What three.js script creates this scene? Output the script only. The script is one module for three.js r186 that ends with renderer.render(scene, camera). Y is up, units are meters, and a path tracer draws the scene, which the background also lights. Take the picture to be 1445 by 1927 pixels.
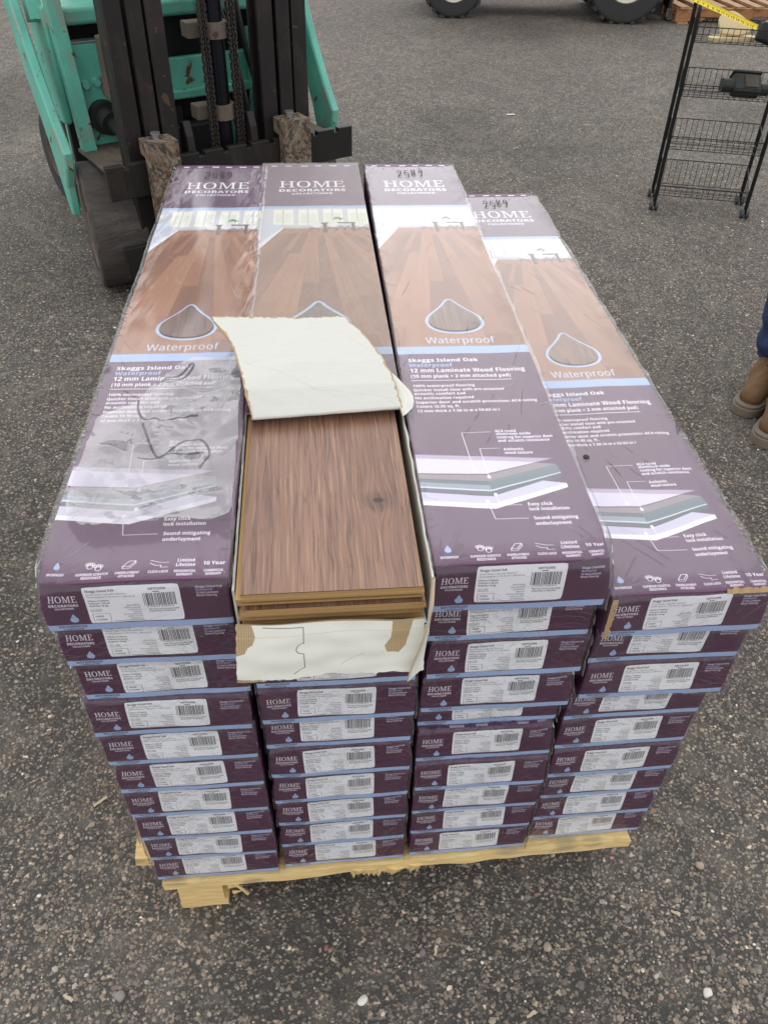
import * as THREE from 'three';
import { mergeGeometries, mergeVertices } from 'three/addons/utils/BufferGeometryUtils.js';
import { ImprovedNoise } from 'three/addons/math/ImprovedNoise.js';
import { MarchingCubes } from 'three/addons/objects/MarchingCubes.js';
import { RoundedBoxGeometry } from 'three/addons/geometries/RoundedBoxGeometry.js';

// ---------------------------------------------------------------- camera, sky, sun, exposure
const scene = new THREE.Scene();
const camera = new THREE.PerspectiveCamera(64.31, 767 / 1024, 0.05, 400);
camera.rotation.order = 'YXZ';
camera.position.set(-0.0589, 1.4908, 0.6455);
camera.rotation.set(-0.71262, -0.10246, 0.02547);

const perlin = new ImprovedNoise();
const fbm = (x, y, z, o = 4) => { let s = 0, a = 0.5; for (let i = 0; i < o; i++) { s += a * perlin.noise(x, y, z); x *= 2.03; y *= 2.03; z *= 2.03; a *= 0.5; } return s; };
const sunDir = new THREE.Vector3(0.05, 0.64, -0.76).normalize();
{
  const W = 512, H = 256, d = new Float32Array(W * H * 4);
  for (let j = 0; j < H; j++) for (let i = 0; i < W; i++) {
    const el = ((j + 0.5) / H - 0.5) * Math.PI, az = ((i + 0.5) / W - 0.5) * 2 * Math.PI;
    const x = Math.cos(az) * Math.cos(el), y = Math.sin(el), z = Math.sin(az) * Math.cos(el);
    const c = fbm(x * 2.2 + 7, y * 3.6, z * 2.2 + 3, 5);
    const g = Math.max(0, x * sunDir.x + y * sunDir.y + z * sunDir.z);
    let L = (1.1 + 0.04 * Math.max(0, y)) * (1 + 0.4 * c) + 0.2 * Math.pow(g, 5);
    if (y < 0) L = 0.2;
    const k = (j * W + i) * 4; d[k] = L * 0.985; d[k + 1] = L; d[k + 2] = L * 1.03; d[k + 3] = 1;
  }
  const sky = new THREE.DataTexture(d, W, H, THREE.RGBAFormat, THREE.FloatType);
  sky.mapping = THREE.EquirectangularReflectionMapping; sky.magFilter = THREE.LinearFilter; sky.needsUpdate = true;
  scene.background = sky; scene.environment = sky;
}
const sun = new THREE.DirectionalLight(new THREE.Color(1, 0.97, 0.92), 0.5);
sun.position.copy(sunDir).multiplyScalar(20); sun.castShadow = true; sun.shadow.radius = 100;
sun.shadow.mapSize.set(2048, 2048);
Object.assign(sun.shadow.camera, { left: -8, right: 8, top: 10, bottom: -8, near: 1, far: 50 });
sun.name = 'sun'; scene.add(sun, sun.target);
const renderer = new THREE.WebGLRenderer({ antialias: true });
renderer.toneMapping = THREE.LinearToneMapping;
renderer.toneMappingExposure = 1.12;
renderer.shadowMap.enabled = true;

// ---------------------------------------------------------------- helpers
function rng(seed) { let s = seed | 0; return () => { s = (s + 0x6d2b79f5) | 0; let t = Math.imul(s ^ (s >>> 15), 1 | s); t = (t + Math.imul(t ^ (t >>> 7), 61 | t)) ^ t; return ((t ^ (t >>> 14)) >>> 0) / 4294967296; }; }
const taken = new Map();
function numbered(n) { const k = taken.get(n) || 0; taken.set(n, k + 1); return k ? n + '_' + String(k).padStart(3, '0') : n; }
function tag(o, label, category, group) { o.userData.label = label; o.userData.category = category; if (group) o.userData.group = group; return o; }
function thing(name, label, category, group) { const g = new THREE.Group(); g.name = numbered(name); scene.add(g); return tag(g, label, category, group); }
function part(name, geo, mat, parent) { const m = new THREE.Mesh(geo, mat); m.name = name; m.castShadow = m.receiveShadow = true; parent.add(m); return m; }
function solo(name, geo, mat, label, category, group) { const m = part(numbered(name), geo, mat, scene); return tag(m, label, category, group); }
const lin = (r, g, b) => new THREE.Color().setRGB(r, g, b);
// uv in metres by the dominant axis of the normal
function planar(geo, s = 1) {
  const g = geo.index ? geo.toNonIndexed() : geo; if (!g.attributes.normal) g.computeVertexNormals();
  const p = g.attributes.position, n = g.attributes.normal, uv = new Float32Array(p.count * 2);
  for (let i = 0; i < p.count; i++) {
    const a = Math.abs(n.getX(i)), b = Math.abs(n.getY(i)), c = Math.abs(n.getZ(i));
    let u, v;
    if (a >= b && a >= c) { u = p.getZ(i); v = p.getY(i); } else if (b >= c) { u = p.getX(i); v = p.getZ(i); } else { u = p.getX(i); v = p.getY(i); }
    uv[2 * i] = u * s; uv[2 * i + 1] = v * s;
  }
  g.setAttribute('uv', new THREE.BufferAttribute(uv, 2)); return g;
}
const clean = (g) => { const o = g.index ? g.toNonIndexed() : g; for (const k of Object.keys(o.attributes)) if (!['position', 'normal', 'uv'].includes(k)) o.deleteAttribute(k); return o; };
const merge = (l) => mergeGeometries(l.map(clean));
function box(w, h, d, x = 0, y = 0, z = 0, r = 0.004) {
  const g = r > 0 && Math.min(w, h, d) > 2.2 * r ? new RoundedBoxGeometry(w, h, d, 1, r) : new THREE.BoxGeometry(w, h, d);
  return g.translate(x, y, z);
}
const b2 = (x0, x1, y0, y1, z0, z1, r) => box(x1 - x0, y1 - y0, z1 - z0, (x0 + x1) / 2, (y0 + y1) / 2, (z0 + z1) / 2, r);
function cyl(r0, r1, a, b, seg = 20, open = false) {
  const A = new THREE.Vector3(...a), B = new THREE.Vector3(...b), d = B.clone().sub(A), L = d.length();
  const g = new THREE.CylinderGeometry(r1, r0, L, seg, 1, open);
  g.applyQuaternion(new THREE.Quaternion().setFromUnitVectors(new THREE.Vector3(0, 1, 0), d.normalize()));
  return g.translate((A.x + B.x) / 2, (A.y + B.y) / 2, (A.z + B.z) / 2);
}
function bar(a, b, w, t, up = [0, 0, 1]) { // square bar from a to b, width w, thickness t along up
  const A = new THREE.Vector3(...a), B = new THREE.Vector3(...b), y = B.clone().sub(A), L = y.length(); y.normalize();
  const z = new THREE.Vector3(...up); z.addScaledVector(y, -z.dot(y)).normalize(); const x = y.clone().cross(z);
  const g = box(w, L, t, 0, 0, 0, Math.min(0.003, Math.min(w, t) * 0.3));
  return g.applyMatrix4(new THREE.Matrix4().makeBasis(x, y, z).setPosition(A.add(B).multiplyScalar(0.5)));
}
function tube(pts, r, seg = 24, rad = 8) { return new THREE.TubeGeometry(new THREE.CatmullRomCurve3(pts.map((p) => new THREE.Vector3(...p)), false, 'catmullrom', 0.1), seg, r, rad); }
function wobble(geo, amp, f, seed = 0) { // small dents
  const p = geo.attributes.position; const q = p.array.slice();
  for (let i = 0; i < p.count; i++) { const x = q[3 * i], y = q[3 * i + 1], z = q[3 * i + 2]; p.setXYZ(i, x + amp * perlin.noise(x * f + seed, y * f, z * f), y + amp * perlin.noise(x * f + 31 + seed, y * f, z * f), z + amp * perlin.noise(x * f, y * f + 57 + seed, z * f)); }
  geo.computeVertexNormals(); return geo;
}
function extrude(pts, depth, bevel = 0.002) {
  const s = new THREE.Shape(pts.map((p) => new THREE.Vector2(...p)));
  return new THREE.ExtrudeGeometry(s, { depth, bevelEnabled: bevel > 0, bevelThickness: bevel, bevelSize: bevel, bevelSegments: 1, steps: 1 });
}
function canvas(w, h, draw, colour = true, wrap = THREE.ClampToEdgeWrapping) {
  const c = document.createElement('canvas'); c.width = w; c.height = h; draw(c.getContext('2d'), w, h);
  const t = new THREE.CanvasTexture(c); if (colour) t.colorSpace = THREE.SRGBColorSpace; t.wrapS = t.wrapT = wrap; return t;
}
function dataTex(w, h, f, colour = true, wrap = THREE.RepeatWrapping) { // f(u, v) -> [r, g, b, a] 0..255
  const d = new Uint8Array(w * h * 4);
  for (let j = 0; j < h; j++) for (let i = 0; i < w; i++) { const c = f(i / w, j / h, i, j), k = (j * w + i) * 4; d[k] = c[0]; d[k + 1] = c[1]; d[k + 2] = c[2]; d[k + 3] = c[3] ?? 255; }
  const t = new THREE.DataTexture(d, w, h, THREE.RGBAFormat); if (colour) t.colorSpace = THREE.SRGBColorSpace;
  t.wrapS = t.wrapT = wrap; t.magFilter = THREE.LinearFilter; t.needsUpdate = true; return t;
}
// noise that repeats over 0..1
function tileNoise(u, v, f, seed, o = 4) {
  const a = u * Math.PI * 2, b = v * Math.PI * 2, R = f / (2 * Math.PI);
  return fbm(R * Math.cos(a) + seed, R * Math.sin(a) + R * Math.cos(b) * 0.7 + seed * 1.7, R * Math.sin(b) + 0.31 * R * Math.cos(b) + seed, o);
}
const mix = (a, b, t) => a + (b - a) * Math.min(1, Math.max(0, t));
const mix3 = (A, B, t) => [mix(A[0], B[0], t), mix(A[1], B[1], t), mix(A[2], B[2], t)];
const ss = (a, b, x) => { const t = Math.min(1, Math.max(0, (x - a) / (b - a))); return t * t * (3 - 2 * t); };
const std = (o) => new THREE.MeshStandardMaterial(o);
const phy = (o) => new THREE.MeshPhysicalMaterial(o);

// ---------------------------------------------------------------- ground
const stoneTones = [[104, 96, 87], [88, 82, 75], [118, 109, 98], [78, 74, 69], [110, 101, 90], [96, 88, 82], [126, 116, 103], [84, 80, 77], [102, 92, 82], [92, 87, 80]];
function asphalt(S, draw) {
  const r = rng(5);
  const list = [];
  for (let i = 0; i < 150000; i++) { const big = r(); list.push([r() * S, r() * S, (big < 0.6 ? 1.0 + 1.4 * r() : big < 0.965 ? 2 + 2.0 * r() : 3.6 + 2.4 * r()), r() * 6.28, 0.62 + 0.38 * r(), r(), r()]); }
  
  draw(list);
}
const GS = 2048, GM = 2.6; // texture pixels, metres it covers
function stampStones(ctx, S, list, paint) {
  for (const [x, y, rad, a, q, t, l] of list) {
    paint(ctx, t, l, rad);
    for (const ox of x < 12 ? [0, S] : x > S - 12 ? [0, -S] : [0]) for (const oy of y < 12 ? [0, S] : y > S - 12 ? [0, -S] : [0]) {
      ctx.beginPath();
      for (let k = 0; k < 7; k++) { const b = a + k * 0.8976, rr = rad * (0.78 + 0.3 * Math.sin(k * 2.3 + t * 20)); const px = x + ox + Math.cos(b) * rr, py = y + oy + Math.sin(b) * rr * q; k ? ctx.lineTo(px, py) : ctx.moveTo(px, py); }
      ctx.fill();
    }
  }
}
let asphaltMap, asphaltBump;
asphalt(GS, (list) => {
  const base = (ctx, w) => {
    const im = ctx.createImageData(w, w), r = rng(8);
    for (let j = 0; j < w; j++) for (let i = 0; i < w; i++) {
      const k = (j * w + i) * 4; const n = r(); const v = 34 + 26 * n;
      im.data[k] = v * 1.01; im.data[k + 1] = v * 0.99; im.data[k + 2] = v * 0.95; im.data[k + 3] = 255;
    }
    ctx.putImageData(im, 0, 0);
  };
  asphaltMap = canvas(GS, GS, (ctx) => {
    base(ctx, GS);
    stampStones(ctx, GS, list, (c, t, l) => { const s = stoneTones[Math.floor(t * 9.99)], k = 0.74 + 0.5 * l + (t * 977 % 1 > 0.985 ? 0.5 : 0); c.fillStyle = `rgb(${s[0] * k | 0},${s[1] * k | 0},${s[2] * k | 0})`; });
    // dust lying between the stones, in blotches
    const im = ctx.getImageData(0, 0, GS, GS), d = im.data, q = new Float32Array(256 * 256);
    for (let j = 0; j < 256; j++) for (let i = 0; i < 256; i++) q[j * 256 + i] = ss(-0.15, 0.35, 0.5 * tileNoise(i / 256, j / 256, 14, 3, 5) + tileNoise(i / 256, j / 256, 60, 9, 3));
    const r = rng(81);
    for (let j = 0; j < GS; j++) for (let i = 0; i < GS; i++) {
      const m = q[(j >> 3) * 256 + (i >> 3)] * (0.1 + 0.35 * r()), k = (j * GS + i) * 4;
      d[k] = mix(d[k], 112, m); d[k + 1] = mix(d[k + 1], 104, m); d[k + 2] = mix(d[k + 2], 95, m);
    }
    ctx.putImageData(im, 0, 0);
  }, true, THREE.RepeatWrapping);
  asphaltBump = canvas(GS, GS, (ctx) => {
    ctx.fillStyle = '#303030'; ctx.fillRect(0, 0, GS, GS);
    stampStones(ctx, GS, list, (c, t, l, rad) => { const v = Math.min(255, 70 + rad * 15 + l * 70) | 0; c.fillStyle = `rgb(${v},${v},${v})`; });
  }, false, THREE.RepeatWrapping);
});
{
  const g = new THREE.PlaneGeometry(120, 120, 480, 480).rotateX(-Math.PI / 2), p = g.attributes.position, uv = g.attributes.uv, col = new Float32Array(p.count * 3);
  for (let i = 0; i < p.count; i++) {
    const x = p.getX(i), z = p.getZ(i);
    uv.setXY(i, x / GM, z / GM);
    // old stains and worn patches of the paving
    const n = fbm(x * 0.55, 4.2, z * 0.55, 4), m = fbm(x * 0.9 + 20, 1.2, z * 0.35, 4);
    const oil = ss(0.16, 0.3, fbm(x * 0.8 + 40, 3.3, z * 0.8, 4)); const v = (2.25 + 0.8 * n + 0.65 * m) * (1 - 0.34 * oil);
    col[3 * i] = v * 1.03; col[3 * i + 1] = v * 0.995; col[3 * i + 2] = v * 0.945;
  }
  g.setAttribute('color', new THREE.BufferAttribute(col, 3));
  const m = part('asphalt_ground', g, std({ map: asphaltMap, bumpMap: asphaltBump, bumpScale: 0.004, roughness: 0.88, vertexColors: true }), scene);
  m.userData.kind = 'structure';
}
{
  const ico = new THREE.IcosahedronGeometry(1, 0), p = ico.attributes.position;
  for (let i = 0; i < p.count; i++) { const x = p.getX(i), y = p.getY(i), z = p.getZ(i), s = 1 + 0.35 * perlin.noise(x * 1.7 + 3, y * 1.7, z * 1.7); p.setXYZ(i, x * s, y * s, z * s); }
  ico.computeVertexNormals();
  const N = 190000, im = new THREE.InstancedMesh(ico, std({ color: 0xffffff, roughness: 0.82 }), N), r = rng(21), o = new THREE.Object3D(), c = new THREE.Color();
  let n = 0;
  while (n < N) {
    const x = -2.1 + 4.4 * r(), z = 0.75 - 4.6 * Math.pow(r(), 1.7);
    const patch = fbm(x * 3.1, 9, z * 3.1, 3);
    if (r() > 0.75 + 1.3 * patch) continue;
    const b = r(), rad = b < 0.5 ? 0.0014 + 0.0014 * r() : b < 0.95 ? 0.0026 + 0.0018 * r() : b < 0.9975 ? 0.0042 + 0.002 * r() : 0.006 + 0.003 * r();
    o.position.set(x, -rad * 0.08, z); o.rotation.set(r() * 0.5, r() * 6.28, r() * 0.5);
    o.scale.set(rad * (0.8 + 0.5 * r()), rad * (0.45 + 0.3 * r()), rad * (0.8 + 0.5 * r())); o.updateMatrix(); im.setMatrixAt(n, o.matrix);
    const s = stoneTones[Math.floor(r() * 9.99)]; let k = 1.02 + 0.48 * r(); const odd = r(); if (odd > 0.985) k *= 1.55; const red = odd < 0.012 ? 1.25 : 1;
    c.setRGB(Math.min(235, s[0] * k * red) / 255, Math.min(230, s[1] * k) / 255, Math.min(225, s[2] * k) / 255, THREE.SRGBColorSpace); im.setColorAt(n, c); n++;
  }
  im.name = 'gravel'; im.userData.kind = 'stuff'; im.userData.label = 'loose and embedded gravel chips on the asphalt'; im.castShadow = im.receiveShadow = true;
  scene.add(im);
}

// ---------------------------------------------------------------- wood and print textures
// rustic oak decor: long wavy grain, dark open cracks, a knot
const WK = [0.81, 0.111, 0.055]; // knot: u, v (from the front end), radius
function oak(u, v) {
  const X = u * 0.192, Y = v * 1.286;
  let dx = (X - WK[0] * 0.192), dy = (Y - WK[1] * 1.286); const kd = Math.hypot(dx * 1.0, dy * 0.8);
  const bend = 0.010 * Math.exp(-kd * kd / 0.0006) * Math.sign(dx || 1);
  const wx = X + 0.010 * fbm(X * 6, Y * 2.2, 1.3, 3) + 0.0035 * fbm(X * 25, Y * 11, 5.1, 3) - bend * 0.7;
  const fine = fbm(wx * 330, Y * 9, 2.2, 3), broad = fbm(wx * 38, Y * 1.6, 8.2, 3), tone = fbm(wx * 14 + 3, Y * 1.0, 3.7, 2);
  const cr = fbm(wx * 150, Y * 6.5, 12.4, 2);
  const ln = fbm(wx * 135 + 0.8 * fbm(X * 40, Y * 22, 9, 2), Y * 3.4, 17.4, 2), l2 = fbm(wx * 250, Y * 6, 27.4, 2);
  let crack = 0.8 * ss(0.045, 0.0, Math.abs(ln)) * ss(-0.3, 0.15, fbm(X * 24, Y * 10, 14, 2)) + 0.5 * ss(0.035, 0.0, Math.abs(l2)) * ss(-0.05, 0.2, fbm(X * 40 + 5, Y * 34, 24, 2)) + 0.6 * ss(0.2, 0.36, cr) * ss(-0.25, 0.2, fbm(X * 22, Y * 30, 4, 2));
  const big = ss(0.02, 0.0, Math.abs(fbm(wx * 26, Y * 1.7, 22, 2) - 0.12)) * ss(0.06, 0.22, fbm(X * 9, Y * 5, 41, 2));
  crack = Math.min(1, crack * 1.0 + big * 0.9);
  let c = mix3([118, 86, 69], [156, 119, 96], 0.5 + 1.1 * tone + 0.5 * broad);
  c = mix3(c, [178, 142, 114], ss(0.05, 0.4, fine) * 0.55);
  c = mix3(c, [96, 70, 58], ss(0.03, 0.36, -fine) * 0.65);
  const kr = Math.hypot(dx, dy * 1.2);
  const ring = 0.5 + 0.5 * Math.sin(kr * 2600 + 5 * fbm(X * 60, Y * 60, 2, 2));
  c = mix3(c, [70, 47, 40], ss(0.03, 0.004, kr) * (0.25 + 0.35 * ring));
  c = mix3(c, [40, 29, 28], ss(0.009, 0.003, Math.hypot(dx, dy * 1.6)));
  c = mix3(c, [58, 38, 32], Math.min(1, crack) * 0.46);
  return [c, 150 + 50 * fine - 120 * crack - 60 * ss(0.009, 0.003, Math.hypot(dx, dy * 1.6))];
}
let oakMap, oakBump;
{
  const w = 512, h = 2048, a = new Uint8Array(w * h * 4), b = new Uint8Array(w * h * 4);
  for (let j = 0; j < h; j++) for (let i = 0; i < w; i++) { const [c, q] = oak((i + 0.5) / w, (j + 0.5) / h), k = (j * w + i) * 4; a[k] = c[0]; a[k + 1] = c[1]; a[k + 2] = c[2]; a[k + 3] = 255; b[k] = b[k + 1] = b[k + 2] = Math.max(0, Math.min(255, q)); b[k + 3] = 255; }
  oakMap = new THREE.DataTexture(a, w, h); oakMap.colorSpace = THREE.SRGBColorSpace; oakBump = new THREE.DataTexture(b, w, h);
  for (const t of [oakMap, oakBump]) { t.magFilter = THREE.LinearFilter; t.wrapS = t.wrapT = THREE.RepeatWrapping; t.needsUpdate = true; }
}
// pine for pallets, uv in metres with the grain along u
function pineTex(light, dark, seed) {
  return dataTex(512, 256, (u, v) => {
    const g = tileNoise(u, v, 3, seed, 3), f = fbm(Math.cos(u * 6.283) * 2 + seed, Math.sin(u * 6.283) * 2, v * 60 + 3 * g, 3), s = fbm(Math.cos(u * 6.283) * 9 + seed, Math.sin(u * 6.283) * 9, v * 150, 2);
    let c = mix3(light, dark, 0.35 + 0.9 * f + 0.35 * s); c = mix3(c, dark, ss(0.25, 0.5, g) * 0.5); c = mix3(c, [132, 122, 104], ss(0.1, 0.36, tileNoise(u, v, 7, seed + 30, 4)) * 0.5); c = mix3(c, [96, 74, 50], ss(0.3, 0.34, tileNoise(u, v, 5, seed + 50, 2)) * 0.7); return c;
  });
}
const pineMap = pineTex([242, 216, 156], [206, 166, 100], 4), oldPineMap = pineTex([196, 164, 128], [140, 98, 66], 9);
pineMap.repeat.set(1.4, 4); oldPineMap.repeat.set(1.4, 4);
const pineMat = std({ map: pineMap, bumpMap: pineMap, bumpScale: 0.0012, roughness: 0.75 }), pineDark = std({ map: oldPineMap, bumpMap: oldPineMap, bumpScale: 0.0015, roughness: 0.85 });

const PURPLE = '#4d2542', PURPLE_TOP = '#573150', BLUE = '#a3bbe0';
function dropPath(c, x, y, w, h) { // tip up
  c.beginPath(); c.moveTo(x, y); c.bezierCurveTo(x + w * 0.05, y + h * 0.01, x + w * 0.07, y + h * 0.05, x + w * 0.11, y + h * 0.12); c.bezierCurveTo(x + w * 0.3, y + h * 0.4, x + w * 0.5, y + h * 0.48, x + w * 0.5, y + h * 0.68);
  c.bezierCurveTo(x + w * 0.5, y + h * 0.89, x + w * 0.27, y + h, x, y + h); c.bezierCurveTo(x - w * 0.27, y + h, x - w * 0.5, y + h * 0.89, x - w * 0.5, y + h * 0.68);
  c.bezierCurveTo(x - w * 0.5, y + h * 0.48, x - w * 0.3, y + h * 0.4, x - w * 0.11, y + h * 0.12); c.bezierCurveTo(x - w * 0.07, y + h * 0.05, x - w * 0.05, y + h * 0.01, x, y); c.closePath();
}
function txt(c, s, x, y, size, font = 'sans-serif', weight = 'bold', spread = 1, align = 'left', fit) {
  c.save(); c.translate(x, y); c.font = `${weight} 100px ${font}`; c.textAlign = align;
  const k = size / 100, w = fit ? fit / c.measureText(s).width : k * spread; c.scale(w, k); c.fillText(s, 0, 0); c.restore();
}
const BW = 0.2, BH = 0.0743, BLn = 1.302;
// the print on the top of a carton: drawn in millimetres, y from the far end towards the front end
function topPrint(c, w, h, seed) {
  const r = rng(seed); c.setTransform(w / 200, 0, 0, h / 1302, 0, 0);
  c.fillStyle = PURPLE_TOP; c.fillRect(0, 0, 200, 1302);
  const Y = (s) => 1302 - s * 1000;
  // small icon row on the far end
  c.fillStyle = '#e9e6ec'; for (let i = 0; i < 6; i++) c.fillRect(14 + i * 31 + 4 * r(), 12, 12 + 6 * r(), 5);
  c.textAlign = 'center'; c.fillStyle = '#f3f1f4';
  txt(c, 'HOME', 100, 150, 52, 'serif', 'normal', 1, 'center', 134); txt(c, 'DECORATORS', 100, 175, 21, 'sans-serif', 'bold', 1, 'center', 134); txt(c, 'COLLECTION\u00ae', 100, 192, 14, 'sans-serif', 'bold', 1, 'center', 82);
  // room picture
  const y0 = Y(1.035), yf = Y(0.93), y1 = Y(0.469);
  c.save(); c.beginPath(); c.rect(0, y0, 200, y1 - y0); c.clip();
  c.fillStyle = '#cdd0d2'; c.fillRect(0, y0, 200, yf - y0 + 20);
  for (let i = 0; i < 4; i++) { const x = 26 + i * 46; c.fillStyle = '#f2f1e2'; c.fillRect(x, y0 + 10, 36, yf - y0 - 28); c.fillStyle = '#dfe4d2'; c.fillRect(x + 3, y0 + 30, 13, yf - y0 - 55); c.fillRect(x + 20, y0 + 30, 13, yf - y0 - 55); c.fillStyle = '#c4c8cc'; c.fillRect(x + 16, y0 + 10, 3, yf - y0 - 28); }
  c.fillStyle = '#b9bdc4'; c.fillRect(0, yf - 10, 200, 10);
  // floor boards running away
  c.fillStyle = '#a4714f'; c.beginPath(); c.moveTo(0, yf + 100); c.lineTo(0, y1); c.lineTo(200, y1); c.lineTo(200, yf); c.lineTo(44, yf); c.closePath(); c.fill();
  c.save(); c.clip();
  const vx = 108, vy = yf - 60, B = 15;
  for (let k = -B; k < B; k++) {
    const xa = 100 + k * 44, xb = xa + 44;
    let t = 0.12 * r();
    while (t < 1) {
      const t2 = Math.min(1, t + 0.16 + 0.3 * r()), P = (x, q) => [vx + (x - vx) * (0.16 + 0.84 * q), mix(yf, y1, q)];
      const n = r(), col = mix3([132, 86, 57], [170, 120, 84], n); c.fillStyle = `rgb(${col.map((v) => v | 0).join()})`;
      c.beginPath(); c.moveTo(...P(xa, t)); c.lineTo(...P(xb, t)); c.lineTo(...P(xb, t2)); c.lineTo(...P(xa, t2)); c.fill();
      for (let q = 0; q < 5; q++) { const xx = xa + 44 * r(); c.strokeStyle = `rgba(96,58,36,${0.06 + 0.16 * r()})`; c.lineWidth = 0.5 + 1.2 * r(); c.beginPath(); c.moveTo(...P(xx, t)); c.lineTo(...P(xx + 5 * (r() - 0.5), t2)); c.stroke(); }
      t = t2;
    }
    c.strokeStyle = 'rgba(84,50,32,0.35)'; c.lineWidth = 0.5; c.beginPath(); c.moveTo(vx + (xa - vx) * 0.16, yf); c.lineTo(xa, y1); c.stroke();
  }
  c.restore();
  c.fillStyle = '#c9ced8'; c.beginPath(); c.moveTo(0, yf - 40); c.lineTo(44, yf - 5); c.lineTo(44, yf); c.lineTo(0, yf + 100); c.fill(); c.fillStyle = '#e6e9ef'; c.beginPath(); c.moveTo(0, yf + 76); c.lineTo(44, yf - 6); c.lineTo(44, yf + 2); c.lineTo(0, yf + 102); c.fill();
  // table, chairs and plant
  c.fillStyle = '#4a3327'; c.fillRect(112, yf - 26, 70, 6); c.fillRect(116, yf - 22, 7, 46); c.fillRect(168, yf - 22, 6, 40);
  c.strokeStyle = '#3d2c26'; c.lineWidth = 1.8;
  for (const cx of [98, 130, 146, 160, 186]) { c.beginPath(); c.moveTo(cx - 9, yf + 16); c.lineTo(cx + 2, yf - 8); c.lineTo(cx + 11, yf + 14); c.moveTo(cx - 9, yf - 4); c.lineTo(cx + 10, yf + 6); c.stroke(); }
  c.fillStyle = '#e4e2dd'; for (const cx of [104, 134, 184]) { c.beginPath(); c.ellipse(cx, yf - 18, 9, 16, 0, 0, 7); c.fill(); }
  c.fillStyle = '#5d8a5c'; for (let i = 0; i < 9; i++) { c.beginPath(); c.ellipse(146 + 14 * (r() - 0.5), yf - 46 + 18 * (r() - 0.5), 6, 2.2, r() * 3, 0, 7); c.fill(); }
  c.restore();
  c.fillStyle = BLUE; c.fillRect(0, y0 - 10, 200, 13);
  // water drop, its word, the blue rule
  c.lineJoin = 'round'; dropPath(c, 100, Y(0.622), 88, 112); c.fillStyle = '#6d5c50'; c.fill(); c.lineWidth = 5.2; c.strokeStyle = '#b4c8e6'; c.stroke();
  c.fillStyle = '#c2d2ea'; txt(c, 'Waterproof', 100, Y(0.478), 25, 'sans-serif', 'normal', 1, 'center', 106); c.fillStyle = BLUE;
  c.fillRect(0, Y(0.469), 200, 22);
  c.fillStyle = '#f2eff3';
  txt(c, 'Skaggs Island Oak', 14, Y(0.424), 14, 'sans-serif', 'bold', 1, 'left', 104);
  c.fillStyle = BLUE; txt(c, 'Waterproof', 14, Y(0.41), 14, 'sans-serif', 'bold', 1, 'left', 64); c.fillStyle = '#f2eff3';
  txt(c, '12 mm Laminate Wood Flooring', 14, Y(0.395), 14.5, 'sans-serif', 'bold', 1, 'left', 168); txt(c, '(10 mm plank + 2 mm attached pad)', 14, Y(0.38), 12.5, 'sans-serif', 'bold', 1, 'left', 144);
  c.fillRect(14, Y(0.374), 144, 1.6);
  const ln = ['100% waterproof flooring', 88, 0.356, 'Quicker install time with pre-attached', 128, 0.345, 'acoustic comfort pad', 72, 0.336, 'No acclimation required', 82, 0.325, 'Superior dent and scratch protection; AC4 rating', 168, 0.314, 'Covers 15.95 sq. ft.', 60, 0.304, '12 mm thick x 7.56 in w x 50.63 in l', 112, 0.293];
  for (let i = 0; i < ln.length; i += 3) txt(c, ln[i], 14, Y(ln[i + 2]), 9.4, 'sans-serif', 'bold', 1, 'left', ln[i + 1]);
  // layers of the board, drawn as slabs
  const P = (a) => { c.beginPath(); a.forEach((p, i) => (i ? c.lineTo(...p) : c.moveTo(...p))); c.closePath(); c.fill(); };
  const a = Y(0.2), q = (col, pts) => { c.fillStyle = col; P(pts.map(([x, y]) => [x, a + y])); };
  q('#b3a3bb', [[0, 0], [172, 16], [84, 44], [0, 36]]); q('#d9d5e6', [[0, 8], [150, 23], [84, 44], [0, 38]]);
  q('#8f8688', [[0, 40], [84, 46], [150, 24], [174, 28], [84, 58], [0, 48]]); q('#55646a', [[0, 48], [84, 58], [84, 66], [0, 55]]); q('#65767c', [[84, 58], [174, 28], [175, 35], [84, 66]]);
  q('#8c99a4', [[0, 55], [84, 66], [84, 76], [0, 64]]); q('#5f7077', [[84, 66], [175, 35], [176, 44], [84, 76]]); q('#d5dae2', [[0, 63], [84, 75], [176, 44], [176, 46], [84, 78], [0, 66]]);
  q('#4f5f65', [[0, 66], [84, 78], [84, 85], [0, 72]]); q('#46565c', [[84, 78], [176, 46], [177, 53], [84, 85]]);
  q('#c9c6d8', [[0, 74], [84, 87], [150, 60], [178, 66], [84, 100], [0, 90]]); q('#f2f2f7', [[0, 90], [84, 100], [178, 66], [178, 74], [84, 110], [0, 98]]);
  c.fillStyle = '#f4f2f6'; c.strokeStyle = '#e8e4ec'; c.lineWidth = 1;
  for (const pts of [[[104, -44], [66, -44], [70, 38]], [[110, -8], [84, -8], [86, 50]], [[116, 104], [90, 104], [88, 84]], [[118, 128], [80, 128], [76, 96]]]) { c.beginPath(); pts.forEach(([x, y], i) => (i ? c.lineTo(x, a + y) : c.moveTo(x, a + y))); c.stroke(); c.beginPath(); c.ellipse(pts[2][0], a + pts[2][1], 2.4, 3.2, 0, 0, 7); c.fill(); }
  const cal = [['AC4 rated', 110, 0.243, 28], ['aluminum oxide', 110, 0.2365, 46], ['coating for superior dent', 110, 0.229, 74], ['and scratch resistance', 110, 0.2215, 68], ['Authentic', 114, 0.203, 26], ['wood texture', 114, 0.195, 36], ['Easy click', 122, 0.094, 30], ['lock installation', 122, 0.085, 48], ['Sound mitigating', 124, 0.069, 52], ['underlayment', 124, 0.06, 42]];
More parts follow.
